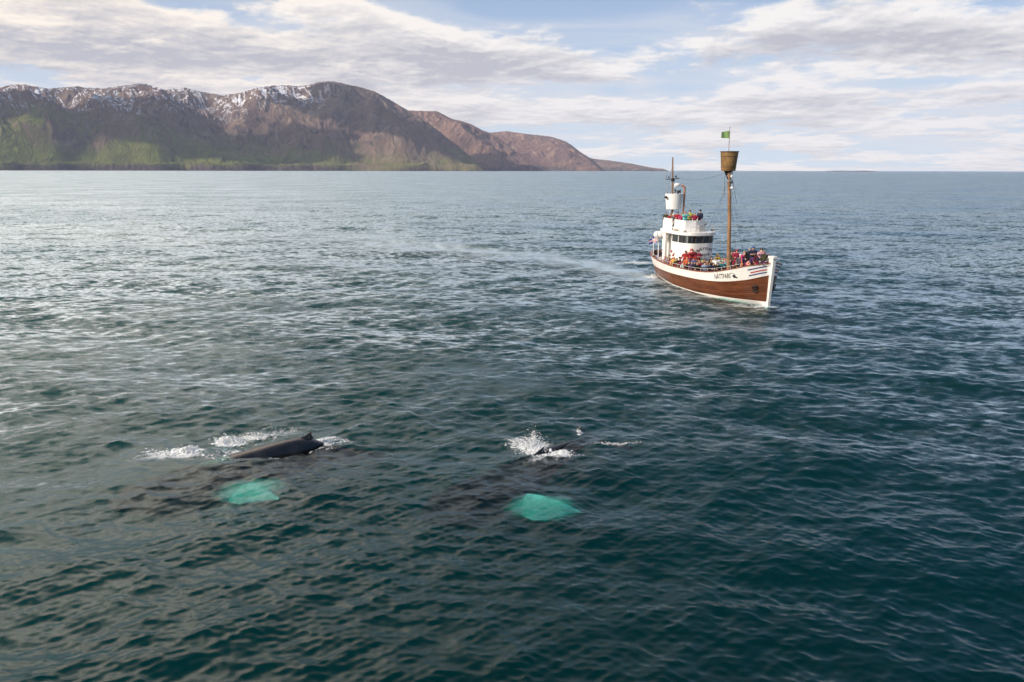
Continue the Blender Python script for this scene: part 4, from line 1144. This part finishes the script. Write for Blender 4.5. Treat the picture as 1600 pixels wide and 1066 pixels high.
MC = {k: paint('cloth_' + k, v, .85, .004, 30, .12, spec=.15) for k, v in CLOTH.items() for v in (tuple(.86 * q + .14 * (sum(v) / 3) for q in v),)}
SKIN = [paint('skin', c, .55, spec=.3) for c in ((.52, .31, .22), (.44, .25, .17), (.58, .36, .27))]
G_DECK = 'passengers crowding the main deck'; G_BOW = 'passengers standing at the bow'; G_FLY = 'passengers on the upper bridge'
def person(pxx, pyy, jacket, head, hcol, legs, pose, label, group, zfloor=None, h=1.0, turn=0.0):
    d = ray(pxx, pyy); h = h * 1.07
    best = None
    for t_ in np.linspace(40, 110, 1401):           # slide along the sight line to where a standing person fits the deck
        p = Vector((d[0] * t_, d[1] * t_, CAM_H + d[2] * t_)); q = BM.inverted() @ p; x = -q.x
        if zfloor is None:
            if not .25 < x < 21.3: continue
            fl = float(f_deck(x)) + (.44 if 10.5 < x < 12.7 and -2.2 < q.y < .4 else 0)
            lim = min(float(hb(x, fl + .6)) - .52, float(hb(max(x - .3, .05), fl)) - .36)
            if abs(q.y) > lim: continue
            if pxx > 1060 and x > 13: continue
            if 11.6 < x < 17 and abs(q.y) < 2.2 and ((x - 14.0) / 2.5) ** 2 + (q.y / 2.3) ** 2 < 1: continue
        else:
            fl = zfloor
            if not (13.8 < x < 18.9 and abs(q.y) < 1.0): continue
        u_ = p.z - (fl + 1.72 * h); c = u_ * .25 if u_ > 0 else -u_
        if best is None or c < best[0]: best = (c, p.copy(), fl, q.copy())
    if best is None: print('NO PLACE', label); return
    c, p, fl, q = best
    if p.z < fl + 1.72 * h - .05: h = max(.80, min(h, (p.z - fl) / 1.72))
    up_ = p.z - (fl + 1.72 * h)
    if up_ > .12 and zfloor is None:                # stands on a bench or box
        up_ = min(up_, 1.25)
        MB().box(Lp(-q.x, q.y, fl + up_ / 2), (.42, .42, up_)).build('deck_bench', M_DECK, boat, smooth=False); fl += up_
    e = bpy.data.objects.new('person', None); link(e); e.location = (p.x, p.y, fl); e.scale = (h, h, h)
    e.rotation_euler = (0, 0, math.pi + R(turn))          # faces the camera side, where the whales are
    tag(e, label, 'person', group)
    o = link(bpy.data.objects.new('body', BODY[pose]), e)
    o.scale = (1.36, 1.35, 1)
    mats = [MC[jacket], MC[legs], SKIN[int(abs(pxx * 7)) % 3], MC['black']]
    for i, m in enumerate(mats):
        o.material_slots[i].link = 'OBJECT'; o.material_slots[i].material = m
    o = link(bpy.data.objects.new({'hair': 'hair', 'beanie': 'beanie', 'hood': 'hood'}[head], HEADW[head]), e); o.scale = (1.22, 1.22, 1.02)
    o.material_slots[0].link = 'OBJECT'; o.material_slots[0].material = MC[hcol]
    for s_ in (-1, 1):
        o = link(bpy.data.objects.new('eye', EYE), e); o.location = (s_ * .040, .122, 1.592)
    return e, q
D = G_DECK
PEOPLE = [
 (1035.3, 389.5, 'navy', 'beanie', 'navy', 'navy', 'down', 'person in navy jacket farthest aft by the white pillar', D, -30, 1.02),
 (1040.5, 391.0, 'olive', 'hood', 'black', 'black', 'fold', 'person in dark olive coat beside the white pillar aft', D, 20, 1.0),
 (1028.2, 400.0, 'lilac', 'hair', 'darkhair', 'denim', 'rail', 'person in pale lilac jacket under the davits', D, 35, .96),
 (1033.0, 398.5, 'white', 'hair', 'brown', 'lilac', 'rail', 'person in whitish jacket just forward of the davits', D, 25, .97),
 (1038.3, 400.5, 'pink', 'beanie', 'pink', 'beige', 'rail', 'person all in pale pink at the aft rail', D, 30, .97),
 (1044.0, 402.0, 'grey', 'hood', 'grey', 'black', 'photo', 'person in grey hooded jacket between pink and red jackets', D, 15, 1.0),
 (1049.0, 403.8, 'magenta', 'hair', 'darkhair', 'black', 'rail', 'person in magenta jacket at the aft rail', D, 20, .98),
 (1053.2, 401.5, 'yellow', 'hair', 'blonde', 'olive', 'down', 'person in dull yellow jacket behind the red ones aft', D, 0, .98),
 (1054.3, 408.0, 'red', 'hair', 'darkhair', 'red', 'rail', 'person in bright red jacket leaning on the rail aft', D, 25, .90),
 (1058.0, 411.0, 'crimson', 'hair', 'brown', 'crimson', 'rail', 'short person in crimson suit low at the rail', D, 10, .84),
 (1062.0, 400.0, 'black', 'beanie', 'black', 'black', 'photo', 'person in black with black beanie before the white wall', D, 0, 1.02),
 (1061.5, 410.5, 'olive', 'hair', 'greyhair', 'olive', 'rail', 'grey haired person in olive jacket at the rail', D, 12, .90),
 (1065.6, 405.2, 'crimson', 'beanie', 'white', 'crimson', 'fold', 'person in crimson jacket with a white beanie', D, 5, .98),
 (1070.5, 407.3, 'turquoise', 'beanie', 'beige', 'white', 'rail', 'person in light turquoise jacket with beige hat amidships', D, 0, 1.0),
 (1073.5, 401.5, 'orange', 'hood', 'orange', 'maroon', 'down', 'person in orange hooded jacket amidships', D, 0, .95),
 (1071.2, 391.6, 'red', 'hair', 'darkhair', 'maroon', 'down', 'leftmost of the three in red suits before the wheelhouse', D, -5, 1.0),
 (1080.8, 388.8, 'red', 'hood', 'red', 'purple', 'photo', 'tallest hooded person in red suit before the wheelhouse', D, 8, 1.07),
 (1091.3, 391.2, 'crimson', 'hair', 'darkhair', 'red', 'fold', 'dark haired person in crimson suit beside the ochre box', D, 10, 1.0),
 (1087.0, 394.5, 'red', 'hair', 'darkhair', 'red', 'down', 'shorter person in red suit left of the crimson one', D, -15, .92),
 (1076.5, 407.2, 'black', 'hair', 'brown', 'black', 'photo', 'brown haired person in black right of the turquoise jacket', D, 5, .98),
 (1081.0, 409.2, 'purple', 'hair', 'blonde', 'black', 'rail', 'blonde person in dark purple jacket at the rail', D, 10, .95),
 (1085.8, 408.0, 'navy', 'beanie', 'blue', 'navy', 'down', 'person in navy jacket with blue beanie amidships', D, -10, 1.0),
 (1089.0, 404.0, 'denim', 'hair', 'darkhair', 'black', 'down', 'person in dull blue behind the rail row amidships', D, -10, .97),
 (1093.0, 406.8, 'crimson', 'hair', 'blonde', 'red', 'rail', 'blonde person in crimson jacket amidships', D, 0, .98),
 (1097.7, 407.0, 'maroon', 'beanie', 'lime', 'maroon', 'rail', 'person in maroon jacket with lime beanie', D, 5, .96),
 (1101.5, 409.0, 'paleblue', 'hair', 'darkhair', 'navy', 'photo', 'person in pale blue jacket before the ochre box', D, 5, .96),
 (1105.5, 407.5, 'navy', 'hair', 'blonde', 'navy', 'rail', 'blonde person in navy jacket before the ochre box', D, -5, .98),
 (1111.3, 406.3, 'black', 'hair', 'blonde', 'black', 'fold', 'blonde person in black jacket right of the ochre box', D, 0, .98),
 (1112.0, 400.5, 'brown', 'hair', 'darkhair', 'black', 'down', 'person in brown jacket behind, right of the ochre box', D, 0, .98),
 (1117.2, 404.5, 'grey', 'beanie', 'beige', 'navy', 'rail', 'person in grey jacket with beige beanie near the yellow one', D, 0, .98),
 (1121.6, 396.5, 'yellow', 'hood', 'yellow', 'orange', 'point', 'person in bright yellow hooded jacket pointing out', D, 15, .98),
 (1119.0, 402.5, 'red', 'hair', 'brown', 'black', 'down', 'person in red jacket just below the yellow hood', D, 0, .92),
 (1126.2, 407.0, 'teal', 'beanie', 'green', 'blue', 'rail', 'person in teal jacket with green beanie', D, 0, .98),
 (1132.7, 403.8, 'grey', 'beanie', 'orange', 'black', 'rail', 'person with orange beanie left of the mast', D, -5, .97),
 (1136.0, 402.8, 'brown', 'hair', 'blonde', 'brown', 'down', 'blonde person in brown jacket directly at the mast', D, 10, .97),
 (1139.6, 405.0, 'cyan', 'hood', 'teal', 'cyan', 'rail', 'person in cyan blue jacket under the mast', D, 5, .98),
 (1148.2, 403.0, 'black', 'hair', 'blonde', 'olive', 'rail', 'blonde person in black at the rail right of the mast', D, 0, .98),
 (1144.5, 400.5, 'olive', 'hair', 'greyhair', 'olive', 'down', 'grey haired person in olive just right of the mast', D, -5, .96),
 (1143.6, 391.8, 'magenta', 'hair', 'brown', 'black', 'down', 'person in magenta jacket on the far side by the mast', D, -10, .98),
 (1151.6, 389.7, 'crimson', 'hood', 'crimson', 'olive', 'rail', 'person in crimson hood on the far side right of the mast', G_BOW, 0, 1.0),
 (1147.6, 391.5, 'olive', 'hair', 'darkhair', 'black', 'down', 'person in olive coat between two pink and crimson jackets', D, 5, .98),
 (1155.2, 405.0, 'brown', 'hair', 'darkhair', 'black', 'rail', 'person in brown jacket at the near rail toward the bow', G_BOW, 0, .97),
 (1160.6, 402.2, 'navy', 'hair', 'brown', 'navy', 'rail', 'person in navy jacket left of the salmon pink one', G_BOW, 0, .98),
 (1163.2, 392.3, 'magenta', 'hair', 'blonde', 'orange', 'photo', 'person in vivid magenta jacket standing at the bow', G_BOW, 5, .98),
 (1171.6, 387.4, 'black', 'hair', 'greyhair', 'black', 'down', 'left of the two tall people in black at the bow', G_BOW, 5, 1.04),
 (1177.0, 384.8, 'navy', 'beanie', 'blue', 'black', 'fold', 'right of the two tall people, dark with blue beanie', G_BOW, -10, 1.07),
 (1173.4, 401.8, 'salmon', 'hood', 'white', 'orange', 'rail', 'person in salmon jacket with white hood at the near rail', G_BOW, 0, .94),
 (1170.4, 405.0, 'magenta', 'hair', 'brown', 'black', 'rail', 'child in magenta jacket beside the salmon one', G_BOW, 0, .80),
 (1183.2, 399.0, 'maroon', 'hair', 'blonde', 'black', 'rail', 'person in maroon jacket low at the near bow rail', G_BOW, 0, .95),
 (1189.6, 388.0, 'pink', 'hair', 'brown', 'maroon', 'photo', 'brown haired person in pink and maroon by the stem', G_BOW, 0, 1.0),
 (1189.2, 395.8, 'navy', 'hair', 'blonde', 'navy', 'rail', 'blonde person in navy close to the stem', G_BOW, 5, .97),
 (1196.0, 399.0, 'purple', 'hair', 'brown', 'black', 'rail', 'person in purple jacket nearest the stem on the near side', G_BOW, 0, .92),
 (1201.3, 396.8, 'grey', 'beanie', 'grey', 'grey', 'down', 'person in grey with grey beanie left of the stem head', G_BOW, 0, .93),
 (1210.3, 394.8, 'brown', 'hair', 'darkhair', 'black', 'down', 'person in brown jacket right of the white stem head', G_BOW, 0, .93),
]
PEOPLE += [
 (1046.3, 397.5, 'beige', 'hair', 'darkhair', 'black', 'down', 'person in beige jacket under the red life ring', D, 0, .98),
 (1057.6, 403.5, 'olive', 'hair', 'darkhair', 'black', 'down', 'dark haired person in olive behind the short crimson one', D, 0, .98),
 (1067.6, 410.5, 'white', 'hair', 'blonde', 'crimson', 'rail', 'blonde person in white beside the turquoise jacket', D, 0, .90),
 (1075.5, 411.5, 'black', 'beanie', 'black', 'black', 'rail', 'person in black beanie at the rail below the orange hood', D, 0, .92),
 (1083.7, 402.5, 'blue', 'hair', 'brown', 'denim', 'down', 'person in blue jacket at the feet of the red suits', D, 0, .94),
 (1089.5, 410.0, 'black', 'hair', 'blonde', 'black', 'rail', 'blonde person in black at the rail amidships', D, 0, .95),
 (1100.0, 404.0, 'salmon', 'hair', 'darkhair', 'black', 'down', 'person in salmon jacket behind the pale blue one', D, 0, .96),
 (1108.5, 409.5, 'grey', 'hair', 'darkhair', 'black', 'rail', 'dark haired person in grey at the rail right of the box', D, 0, .93),
 (1115.0, 410.0, 'navy', 'hair', 'brown', 'navy', 'rail', 'person in navy at the rail under the yellow hood', D, 0, .92),
 (1122.0, 410.0, 'black', 'hair', 'brown', 'black', 'rail', 'person in black at the rail left of the teal one', D, 0, .92),
 (1130.0, 408.5, 'maroon', 'hair', 'brown', 'black', 'rail', 'person in maroon between the teal and cyan jackets', D, 0, .90),
 (1128.5, 402.0, 'black', 'hair', 'blonde', 'navy', 'down', 'blonde person in black behind the teal jacket', D, 0, .96),
 (1143.8, 407.0, 'maroon', 'hair', 'blonde', 'black', 'rail', 'blonde person in maroon right of the cyan jacket', D, 0, .90),
 (1151.8, 400.5, 'crimson', 'hair', 'brown', 'black', 'down', 'brown haired person in crimson behind the rail row', G_BOW, 0, .95),
 (1157.0, 397.0, 'grey', 'beanie', 'white', 'black', 'down', 'person in grey with white beanie below the magenta jacket', G_BOW, 0, .95),
 (1167.0, 396.5, 'navy', 'hair', 'greyhair', 'navy', 'down', 'grey haired person in navy below the tall two', G_BOW, 0, .95),
 (1178.5, 396.0, 'purple', 'hair', 'darkhair', 'black', 'down', 'person in purple jacket right of the white hood', G_BOW, 0, .95),
 (1185.0, 393.5, 'maroon', 'hair', 'brown', 'maroon', 'down', 'brown haired person in maroon behind the navy one', G_BOW, 0, .98),
 (1149.5, 408.5, 'navy', 'hair', 'darkhair', 'navy', 'rail', 'dark haired person in navy at the near rail before the maroon one', G_BOW, 0, .9),
 (1157.5, 407.5, 'orange', 'beanie', 'grey', 'black', 'rail', 'person in orange with grey beanie at the near rail', G_BOW, 0, .9),
 (1164.0, 406.5, 'teal', 'hair', 'brown', 'black', 'rail', 'person in teal at the near rail toward the bow', G_BOW, 0, .9),
 (1179.0, 402.5, 'black', 'hair', 'blonde', 'black', 'rail', 'blonde person in black at the near rail above the stripes', G_BOW, 0, .9),
 (1186.5, 401.5, 'crimson', 'beanie', 'crimson', 'black', 'rail', 'person in crimson with crimson beanie above the stripes', G_BOW, 0, .9),
 (1192.5, 400.5, 'grey', 'hair', 'darkhair', 'black', 'rail', 'dark haired person in grey above the bow stripes', G_BOW, 0, .9),
 (1194.5, 392.5, 'olive', 'hair', 'blonde', 'black', 'down', 'blonde person in olive near the stem head', G_BOW, 0, .93),
]
for (a, b_, j, hd_, hc, lg, po, lb, gp, tn, hh) in PEOPLE:
    person(a, b_, j, hd_, hc, lg, po, lb, gp, None, hh, tn)
FLY = [
 (1040.5, 331.5, 'olive', 'hair', 'darkhair', 'black', 'down', 'person in olive at the left end of the upper bridge', 0, 1.0),
 (1047.3, 333.8, 'red', 'hair', 'brown', 'red', 'rail', 'person in bright red on the upper bridge beside the gap', 10, 1.0),
 (1052.2, 335.0, 'grey', 'hood', 'white', 'grey', 'down', 'person with white hood under the funnel', 0, .98),
 (1058.6, 331.0, 'red', 'hair', 'darkhair', 'red', 'rail', 'dark haired person in red behind the bright side panel', 5, 1.0),
 (1064.6, 333.2, 'magenta', 'hair', 'blonde', 'black', 'rail', 'blonde person in magenta on the upper bridge', 0, .98),
 (1070.8, 330.4, 'turquoise', 'hair', 'greyhair', 'teal', 'photo', 'person in turquoise at the corner of the upper bridge', 5, 1.0),
 (1078.2, 328.2, 'lime', 'hair', 'darkhair', 'black', 'fold', 'person in yellow green jacket on the upper bridge', 0, 1.03),
 (1085.6, 332.0, 'crimson', 'hair', 'greyhair', 'crimson', 'rail', 'grey haired person in crimson on the upper bridge', -5, 1.0),
 (1094.0, 327.8, 'navy', 'beanie', 'navy', 'navy', 'down', 'tall person in navy at the right end of the upper bridge', -60, 1.06),
]
for (a, b_, j, hd_, hc, lg, po, lb, tn, hh) in FLY:
    person(a, b_, j, hd_, hc, lg, po, lb, G_FLY, 6.29, hh, tn)
# ------------------------------------------------------------------ the two whales
M_WHALE = bpy.data.materials.new('whale_skin'); M_WHALE.use_nodes = True
b = NB(M_WHALE.node_tree); p_ = b.n['Principled BSDF']
tc = b.new('ShaderNodeTexCoord').outputs['Object']
n = b.noise(tc, 1.4, 6, .6)[0]; n2 = b.noise(tc, 14, 3, .6)[0]
b.put(p_.inputs['Base Color'], b.mix(b.ss(n, .35, .7), (.006, .006, .007), (.018, .017, .018)))
p_.inputs['Roughness'].default_value = .24
zz_ = b.sep(b.new('ShaderNodeNewGeometry').outputs['Position'])[2]; b.put(p_.inputs['Specular IOR Level'], b.ss(zz_, -.08, .04, 0.0, .5))   # no mirror under water
bp = b.new('ShaderNodeBump'); bp.inputs['Distance'].default_value = .02; b.put(bp.inputs['Height'], b.m('ADD', n, b.m('MULTIPLY', n2, .3))); b.l.new(bp.outputs[0], p_.inputs['Normal'])
M_FLIP = bpy.data.materials.new('white_flipper'); M_FLIP.use_nodes = True
b = NB(M_FLIP.node_tree); p_ = b.n['Principled BSDF']
tc = b.new('ShaderNodeTexCoord').outputs['Object']; n = b.noise(tc, 1.9, 5, .65, .8)[0]
b.put(p_.inputs['Base Color'], b.mix(b.ss(n, .38, .58), (.30, .42, .36), (.84, .88, .82))); p_.inputs['Roughness'].default_value = .5

def whale(label, snout, dirv, L_, prof, flip, fluke_roll=0.0, hook=.30):
    """prof: rows of (s, half width, half height, centre depth)"""
    e = bpy.data.objects.new('humpback_whale', None); link(e); e.location = (snout[0], snout[1], 0)
    e.rotation_euler = (0, 0, math.atan2(dirv[1], dirv[0])); tag(e, label, 'whale')
    pr = np.array(prof); ss_ = np.linspace(0, 1, 60)
    fw, fh, fz = (spl(pr[:, 0], pr[:, k]) for k in (1, 2, 3))
    n = 28; rings = []
    for s_ in ss_:
        w, h_, z = float(fw(s_)), float(fh(s_)), float(np.interp(s_, pr[:, 0], pr[:, 3]))
        z = float(np.mean([np.interp(s_ + q, pr[:, 0], pr[:, 3]) for q in (-.03, -.015, 0, .015, .03)]))
        ring = []
        for k in range(n):
            a = 2 * math.pi * k / n
            y = w * math.cos(a); zz = h_ * math.sin(a)
            if math.sin(a) > 0: y *= 1 - .10 * math.sin(a)       # back slightly ridged
            ring.append((s_ * L_, y, z + zz))
        rings.append(ring)
    mb = MB(); mb.grid(np.array(rings), closed=True); mb.add(rings[0], [tuple(range(n))]); mb.add(rings[-1], [tuple(reversed(range(n)))])
    # flukes
    z0 = float(np.interp(1, pr[:, 0], pr[:, 3]))
    for sd in (-1, 1):
        P = []
        for i in range(11):
            u = i / 10; y = sd * (.02 + 1.85 * u)
            lead = L_ - .25 + .95 * u ** 1.3; trail = L_ + .45 + .70 * u ** 1.5 - .25 * math.sin(math.pi * u)
            if i == 10: trail = lead + .06
            th = .075 * (1 - u) + .012; zz = z0 + fluke_roll * y - .10 * u * u
            P.append([(lead, y, zz), (lead * .7 + trail * .3, y, zz + th), (trail, y, zz), (lead * .7 + trail * .3, y, zz - th)])
        mb.grid(np.array(P), closed=True)
    body = mb.build('body', M_WHALE, e, merge=True, sharp=80)
    # dorsal fin on its hump
    sd_ = .685 if hook > .3 else .655; zt = float(np.interp(sd_, pr[:, 0], pr[:, 3])) + float(fh(sd_)) * .97
    P = []
    for i in range(9):
        u = i / 8; ztop = zt - .06 + (hook + .06) * u
        x0 = sd_ * L_ - .75 + .95 * u ** .75; x1 = sd_ * L_ + .28 - .16 * math.sin(math.pi * u * .9) + .06 * u
        th = .13 * (1 - u) + .02
        if i == 8: x0 = x1 - .05
        P.append([(x0, 0, ztop), (x0 * .55 + x1 * .45, th, ztop), (x1, 0, ztop), (x0 * .55 + x1 * .45, -th, ztop)])
    P = np.array(P); mb = MB(); mb.grid(P, closed=True); mb.add([tuple(q) for q in P[-1]], [(0, 1, 2, 3)]); mb.build('dorsal_fin', M_WHALE, e, sharp=80)
    # long pale flippers
    WI = (Matrix.Translation(e.location) @ Matrix.Rotation(e.rotation_euler.z, 4, 'Z')).inverted()
    r0, r1, wid = flip
    for k, (a, c) in enumerate(((Vector(r0), Vector(r1)), (None, None))):
        if a is None:       # the far flipper mirrored under the body
            la = WI @ Vector(r0); lc = WI @ Vector(r1); la.y *= -1; lc.y *= -1; lc.z -= 2.6; la.z -= 1.3
        else: la = WI @ a; lc = WI @ c
        d_ = (lc - la); Lf = d_.length; d_.normalize(); side = Vector((-d_.y, d_.x, .10 if k else -.10)).normalized(); up = d_.cross(side)
        P = []
        for i in range(41):
            u = i / 40
            ch = wid * (.03 + 1.05 * math.sin(math.pi * (u ** .8 * .95 + .03)) ** 1.2) * (1 + .02 * math.sin(u * 26))
            th = .055 * (ch / wid)
            c_ = la + d_ * (Lf * u) + side * (.08 * wid * math.sin(u * math.pi) - .12 * wid * u * u) + up * 0.0
            row = []
            for j in range(28):
                a_ = 2 * math.pi * j / 28; ex = math.cos(a_)
                jag = 1 + .05 * float(pnoise(np.array(u * 9.0 + k * 5), np.array(j * .45 + wid)))
                q_ = c_ + side * (ch / 2 * ex * jag) + up * (th * math.sin(a_))
                q_.z -= (ch / wid) * (.78 * abs(ex * jag) ** 2 - .25) + .25 * u ** 3 - .02 * float(pnoise(np.array(u * 6.0), np.array(ex * 2.0 + 3)))
                row.append(tuple(q_))
            P.append(row)
        mb = MB(); mb.grid(np.array(P), closed=True); mb.add(P[-1], [tuple(range(28))]); mb.add(P[0], [tuple(range(28))]); mb.build('flipper', M_FLIP, e, sharp=70)
    return e
h0 = np.array([-16.9, 26.0]); dr_ = ground(470, 697)[:2] - h0; LW = np.hypot(*dr_) / .655; dr_ /= np.hypot(*dr_)
whale('black humpback whale with its back and small fin above the water', h0, dr_, LW,
      [(0, .02, .02, -1.15), (.008, .22, .16, -1.12), (.03, .55, .35, -1.05), (.10, .95, .62, -1.05), (.22, 1.20, .98, -1.2), (.30, 1.18, 1.05, -1.10), (.39, 1.10, 1.02, -.95), (.50, 1.0, .96, -.72), (.59, .88, .88, -.53), (.67, .76, .76, -.38), (.705, .66, .66, -.42), (.735, .58, .58, -.60), (.77, .50, .52, -.76), (.84, .32, .38, -.95), (.92, .20, .24, -1.15), (1, .14, .10, -1.3)],
      (ground(318, 747, -.98), ground(440, 769, -1.15), 1.8), hook=.34)
a0 = ground(662, 838, -1.9)[:2]; a1 = ground(925, 688, -.35)[:2]; dd_ = a1 - a0; L2 = np.hypot(*dd_); dd_ /= L2
whale('dark humpback whale lying just under the surface ahead of the boat', a0, dd_, L2,
      [(0, .02, .02, -1.15), (.008, .22, .16, -1.12), (.03, .55, .35, -1.05), (.10, .95, .62, -1.05), (.22, 1.15, .95, -1.26), (.36, 1.15, 1.02, -1.24), (.5, 1.0, .95, -1.10), (.62, .80, .80, -.86), (.70, .64, .66, -.60), (.80, .42, .46, -.46), (.90, .24, .28, -.32), (1, .16, .12, -.24)],
      (ground(783, 780, -1.40), ground(908, 789, -1.52), 1.25), fluke_roll=.05, hook=.22)

# pale scattering volume added round each near flipper for its soft underwater glow
M_FLIP_GLOW = bpy.data.materials.new('flipper_glow'); M_FLIP_GLOW.use_nodes = True
b = NB(M_FLIP_GLOW.node_tree); b.n.clear()
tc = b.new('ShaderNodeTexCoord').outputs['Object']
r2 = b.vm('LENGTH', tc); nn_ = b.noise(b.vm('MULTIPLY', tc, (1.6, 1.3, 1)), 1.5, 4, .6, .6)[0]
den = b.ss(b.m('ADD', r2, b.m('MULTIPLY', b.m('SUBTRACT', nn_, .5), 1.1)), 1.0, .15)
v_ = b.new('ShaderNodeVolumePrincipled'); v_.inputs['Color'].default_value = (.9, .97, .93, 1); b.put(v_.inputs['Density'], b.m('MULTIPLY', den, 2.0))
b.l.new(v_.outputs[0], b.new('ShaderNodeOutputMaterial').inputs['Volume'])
for p0, p1, wd_, lb in (((326, 754, -1.0), (442, 772, -1.0), 1.35, 'added pale green glow volume round the flipper of the left whale'), ((784, 787, -1.25), (908, 796, -1.25), 1.15, 'added pale green glow volume round the flipper of the centre whale')):
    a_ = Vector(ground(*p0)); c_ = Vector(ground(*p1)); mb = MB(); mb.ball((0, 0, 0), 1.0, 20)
    o = mb.build('flipper_glow', M_FLIP_GLOW, sharp=180); o.location = (a_ + c_) / 2; d_ = c_ - a_
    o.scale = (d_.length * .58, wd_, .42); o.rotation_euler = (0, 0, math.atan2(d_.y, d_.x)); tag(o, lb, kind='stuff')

# ------------------------------------------------------------------ foam and spray
M_FOAM = bpy.data.materials.new('foam'); M_FOAM.use_nodes = True
p_ = M_FOAM.node_tree.nodes['Principled BSDF']; p_.inputs['Base Color'].default_value = (.72, .74, .74, 1); p_.inputs['Roughness'].default_value = .7
fr = np.random.default_rng(5)
_t = (1 + 5 ** .5) / 2
ICO = np.array([(-1, _t, 0), (1, _t, 0), (-1, -_t, 0), (1, -_t, 0), (0, -1, _t), (0, 1, _t), (0, -1, -_t), (0, 1, -_t), (_t, 0, -1), (_t, 0, 1), (-_t, 0, -1), (-_t, 0, 1)]) / 1.902
ICF = np.array([(0, 11, 5), (0, 5, 1), (0, 1, 7), (0, 7, 10), (0, 10, 11), (1, 5, 9), (5, 11, 4), (11, 10, 2), (10, 7, 6), (7, 1, 8), (3, 9, 4), (3, 4, 2), (3, 2, 6), (3, 6, 8), (3, 8, 9), (4, 9, 5), (2, 4, 11), (6, 2, 10), (8, 6, 7), (9, 8, 1)])
def foam(name, label, blobs):
    """blobs: (px, py, half width px, half height px, count, spray height m, drop size m)"""
    VV = []; FF = []; o = 0
    for cx, cy, rx, ry, cnt, hh, sz in blobs:
        k = int(cnt * 1.3); sz = sz * .50
        a = fr.normal(0, .62, k); b_ = fr.normal(0, .62, k)
        # ragged: droplets gather along noise ridges
        keep = ridged(a * 1.7 + cx * .1, b_ * 1.7 + cy * .1, 4) + fr.normal(0, .25, k) > .05
        a, b_ = a[keep], b_[keep]
        pts = np.array([ground(cx + rx * u, cy + ry * v) for u, v in zip(a, b_)])
        z = sea_z(pts[:, 0], pts[:, 1])
        core = np.exp(-(a ** 2 + b_ ** 2) * 2.2)
        up = .65 * hh * core * np.abs(fr.normal(0, .55, len(a))) ** 1.3
        s_ = sz * np.exp(fr.normal(0, .45, len(a))) * np.where(up > .12, .6, 1.0)
        for i in range(len(a)):
            flat = .28 if up[i] < .04 else .8
            sc = np.array([s_[i] * fr.uniform(.9, 2.2 if up[i] < .04 else 1.1), s_[i] * fr.uniform(.8, 1.3), s_[i] * flat])
            ang = fr.uniform(-.5, .5); c, sn = math.cos(ang), math.sin(ang)
            v = ICO * sc * (1 + .25 * fr.normal(0, 1, (12, 1))); v = np.stack([v[:, 0] * c - v[:, 1] * sn, v[:, 0] * sn + v[:, 1] * c, v[:, 2]], 1)
            VV.append(v + np.array([pts[i, 0], pts[i, 1], z[i] + up[i] + .004])); FF.append(ICF + o); o += 12
    ob = mesh_np(name, np.concatenate(VV), np.concatenate(FF), M_FOAM)
    tag(ob, label, None, kind='stuff'); return ob
foam('foam', 'white foam and spray around the surfacing whale back',
     [(290, 707, 17, 5, 900, .40, .045), (272, 711, 26, 4, 400, .1, .03), (242, 708, 18, 4, 160, .05, .03), (298, 703, 12, 4, 500, .5, .045), (362, 687, 18, 5, 800, .40, .045), (350, 688, 10, 6, 400, .4, .05), (400, 680, 28, 4, 300, .12, .03), (445, 672, 30, 4, 160, .25, .02),
      (378, 709, 22, 2.4, 360, .05, .035), (435, 703, 34, 1.8, 300, .04, .032), (475, 697, 26, 2, 260, .05, .032), (506, 688, 14, 3.4, 420, .1, .035), (520, 684, 16, 2.5, 120, .03, .03), (330, 716, 40, 6, 160, .02, .028)])
foam('foam', 'ragged white splash over the submerged whale in the centre',
     [(828, 692, 20, 9, 520, .35, .03), (848, 703, 22, 5, 800, .25, .04), (835, 683, 8, 10, 260, .7, .03), (808, 690, 12, 6, 200, .2, .03), (868, 704, 16, 4, 300, .08, .035), (905, 672, 3, 4, 60, .1, .03), (960, 693, 34, 1.3, 70, .03, .022), (880, 711, 20, 4, 90, .03, .025)])
foam('wake_foam', 'small broken wake foam beside the stern of the boat',
     [(1003, 412, 10, 1.6, 130, .15, .09), (992, 410, 4, 1.2, 50, .2, .09), (1022, 430, 5, 2.5, 90, .1, .08), (1195, 479, 12, 1.2, 120, .05, .06), (1165, 478, 22, 1.2, 60, .03, .05), (1216, 470, 6, 3, 50, .03, .06), (985, 411, 8, .8, 40, .05, .08)])

# ------------------------------------------------------------------ two far boats
def small_boat(px_, py_, label, col, L_):
    c = ground(px_, py_); e = bpy.data.objects.new('small_boat', None); link(e); e.location = (c[0], c[1], 0); tag(e, label, 'boat', 'boats far out on the bay')
    e.rotation_euler = (0, 0, R(12))
    mb = MB(); secs = []
    for s_, w in ((-.5, .55), (-.2, .95), (.15, .9), (.38, .5), (.5, .03)):
        x = s_ * L_; W2 = w * L_ * .14; zt = L_ * (.10 + .05 * max(0, s_ * 2) ** 2)
        secs.append([(x, -W2, zt), (x, -W2 * .7, -.6), (x, W2 * .7, -.6), (x, W2, zt)])
    mb.grid(np.array(secs), closed=True); mb.add(secs[0], [(0, 1, 2, 3)]); mb.build('hull', col, e)
    mb = MB(); mb.box((-L_ * .12, 0, L_ * .17), (L_ * .28, L_ * .17, L_ * .14), taper=.88); mb.build('cabin', M_WHITE if col is M_WHITE else M_GREY, e, smooth=False)
    mb = MB(); mb.tube([(-L_ * .12, 0, L_ * .2), (-L_ * .12, 0, L_ * .42)], .12, 6); mb.build('mast', M_BLACK, e)
small_boat(286, 267.0, 'tiny dark boat far off below the snowy mountain', M_BLACK, 20)
small_boat(113, 266.6, 'tiny white boat far off close under the left cliffs', M_WHITE, 20)
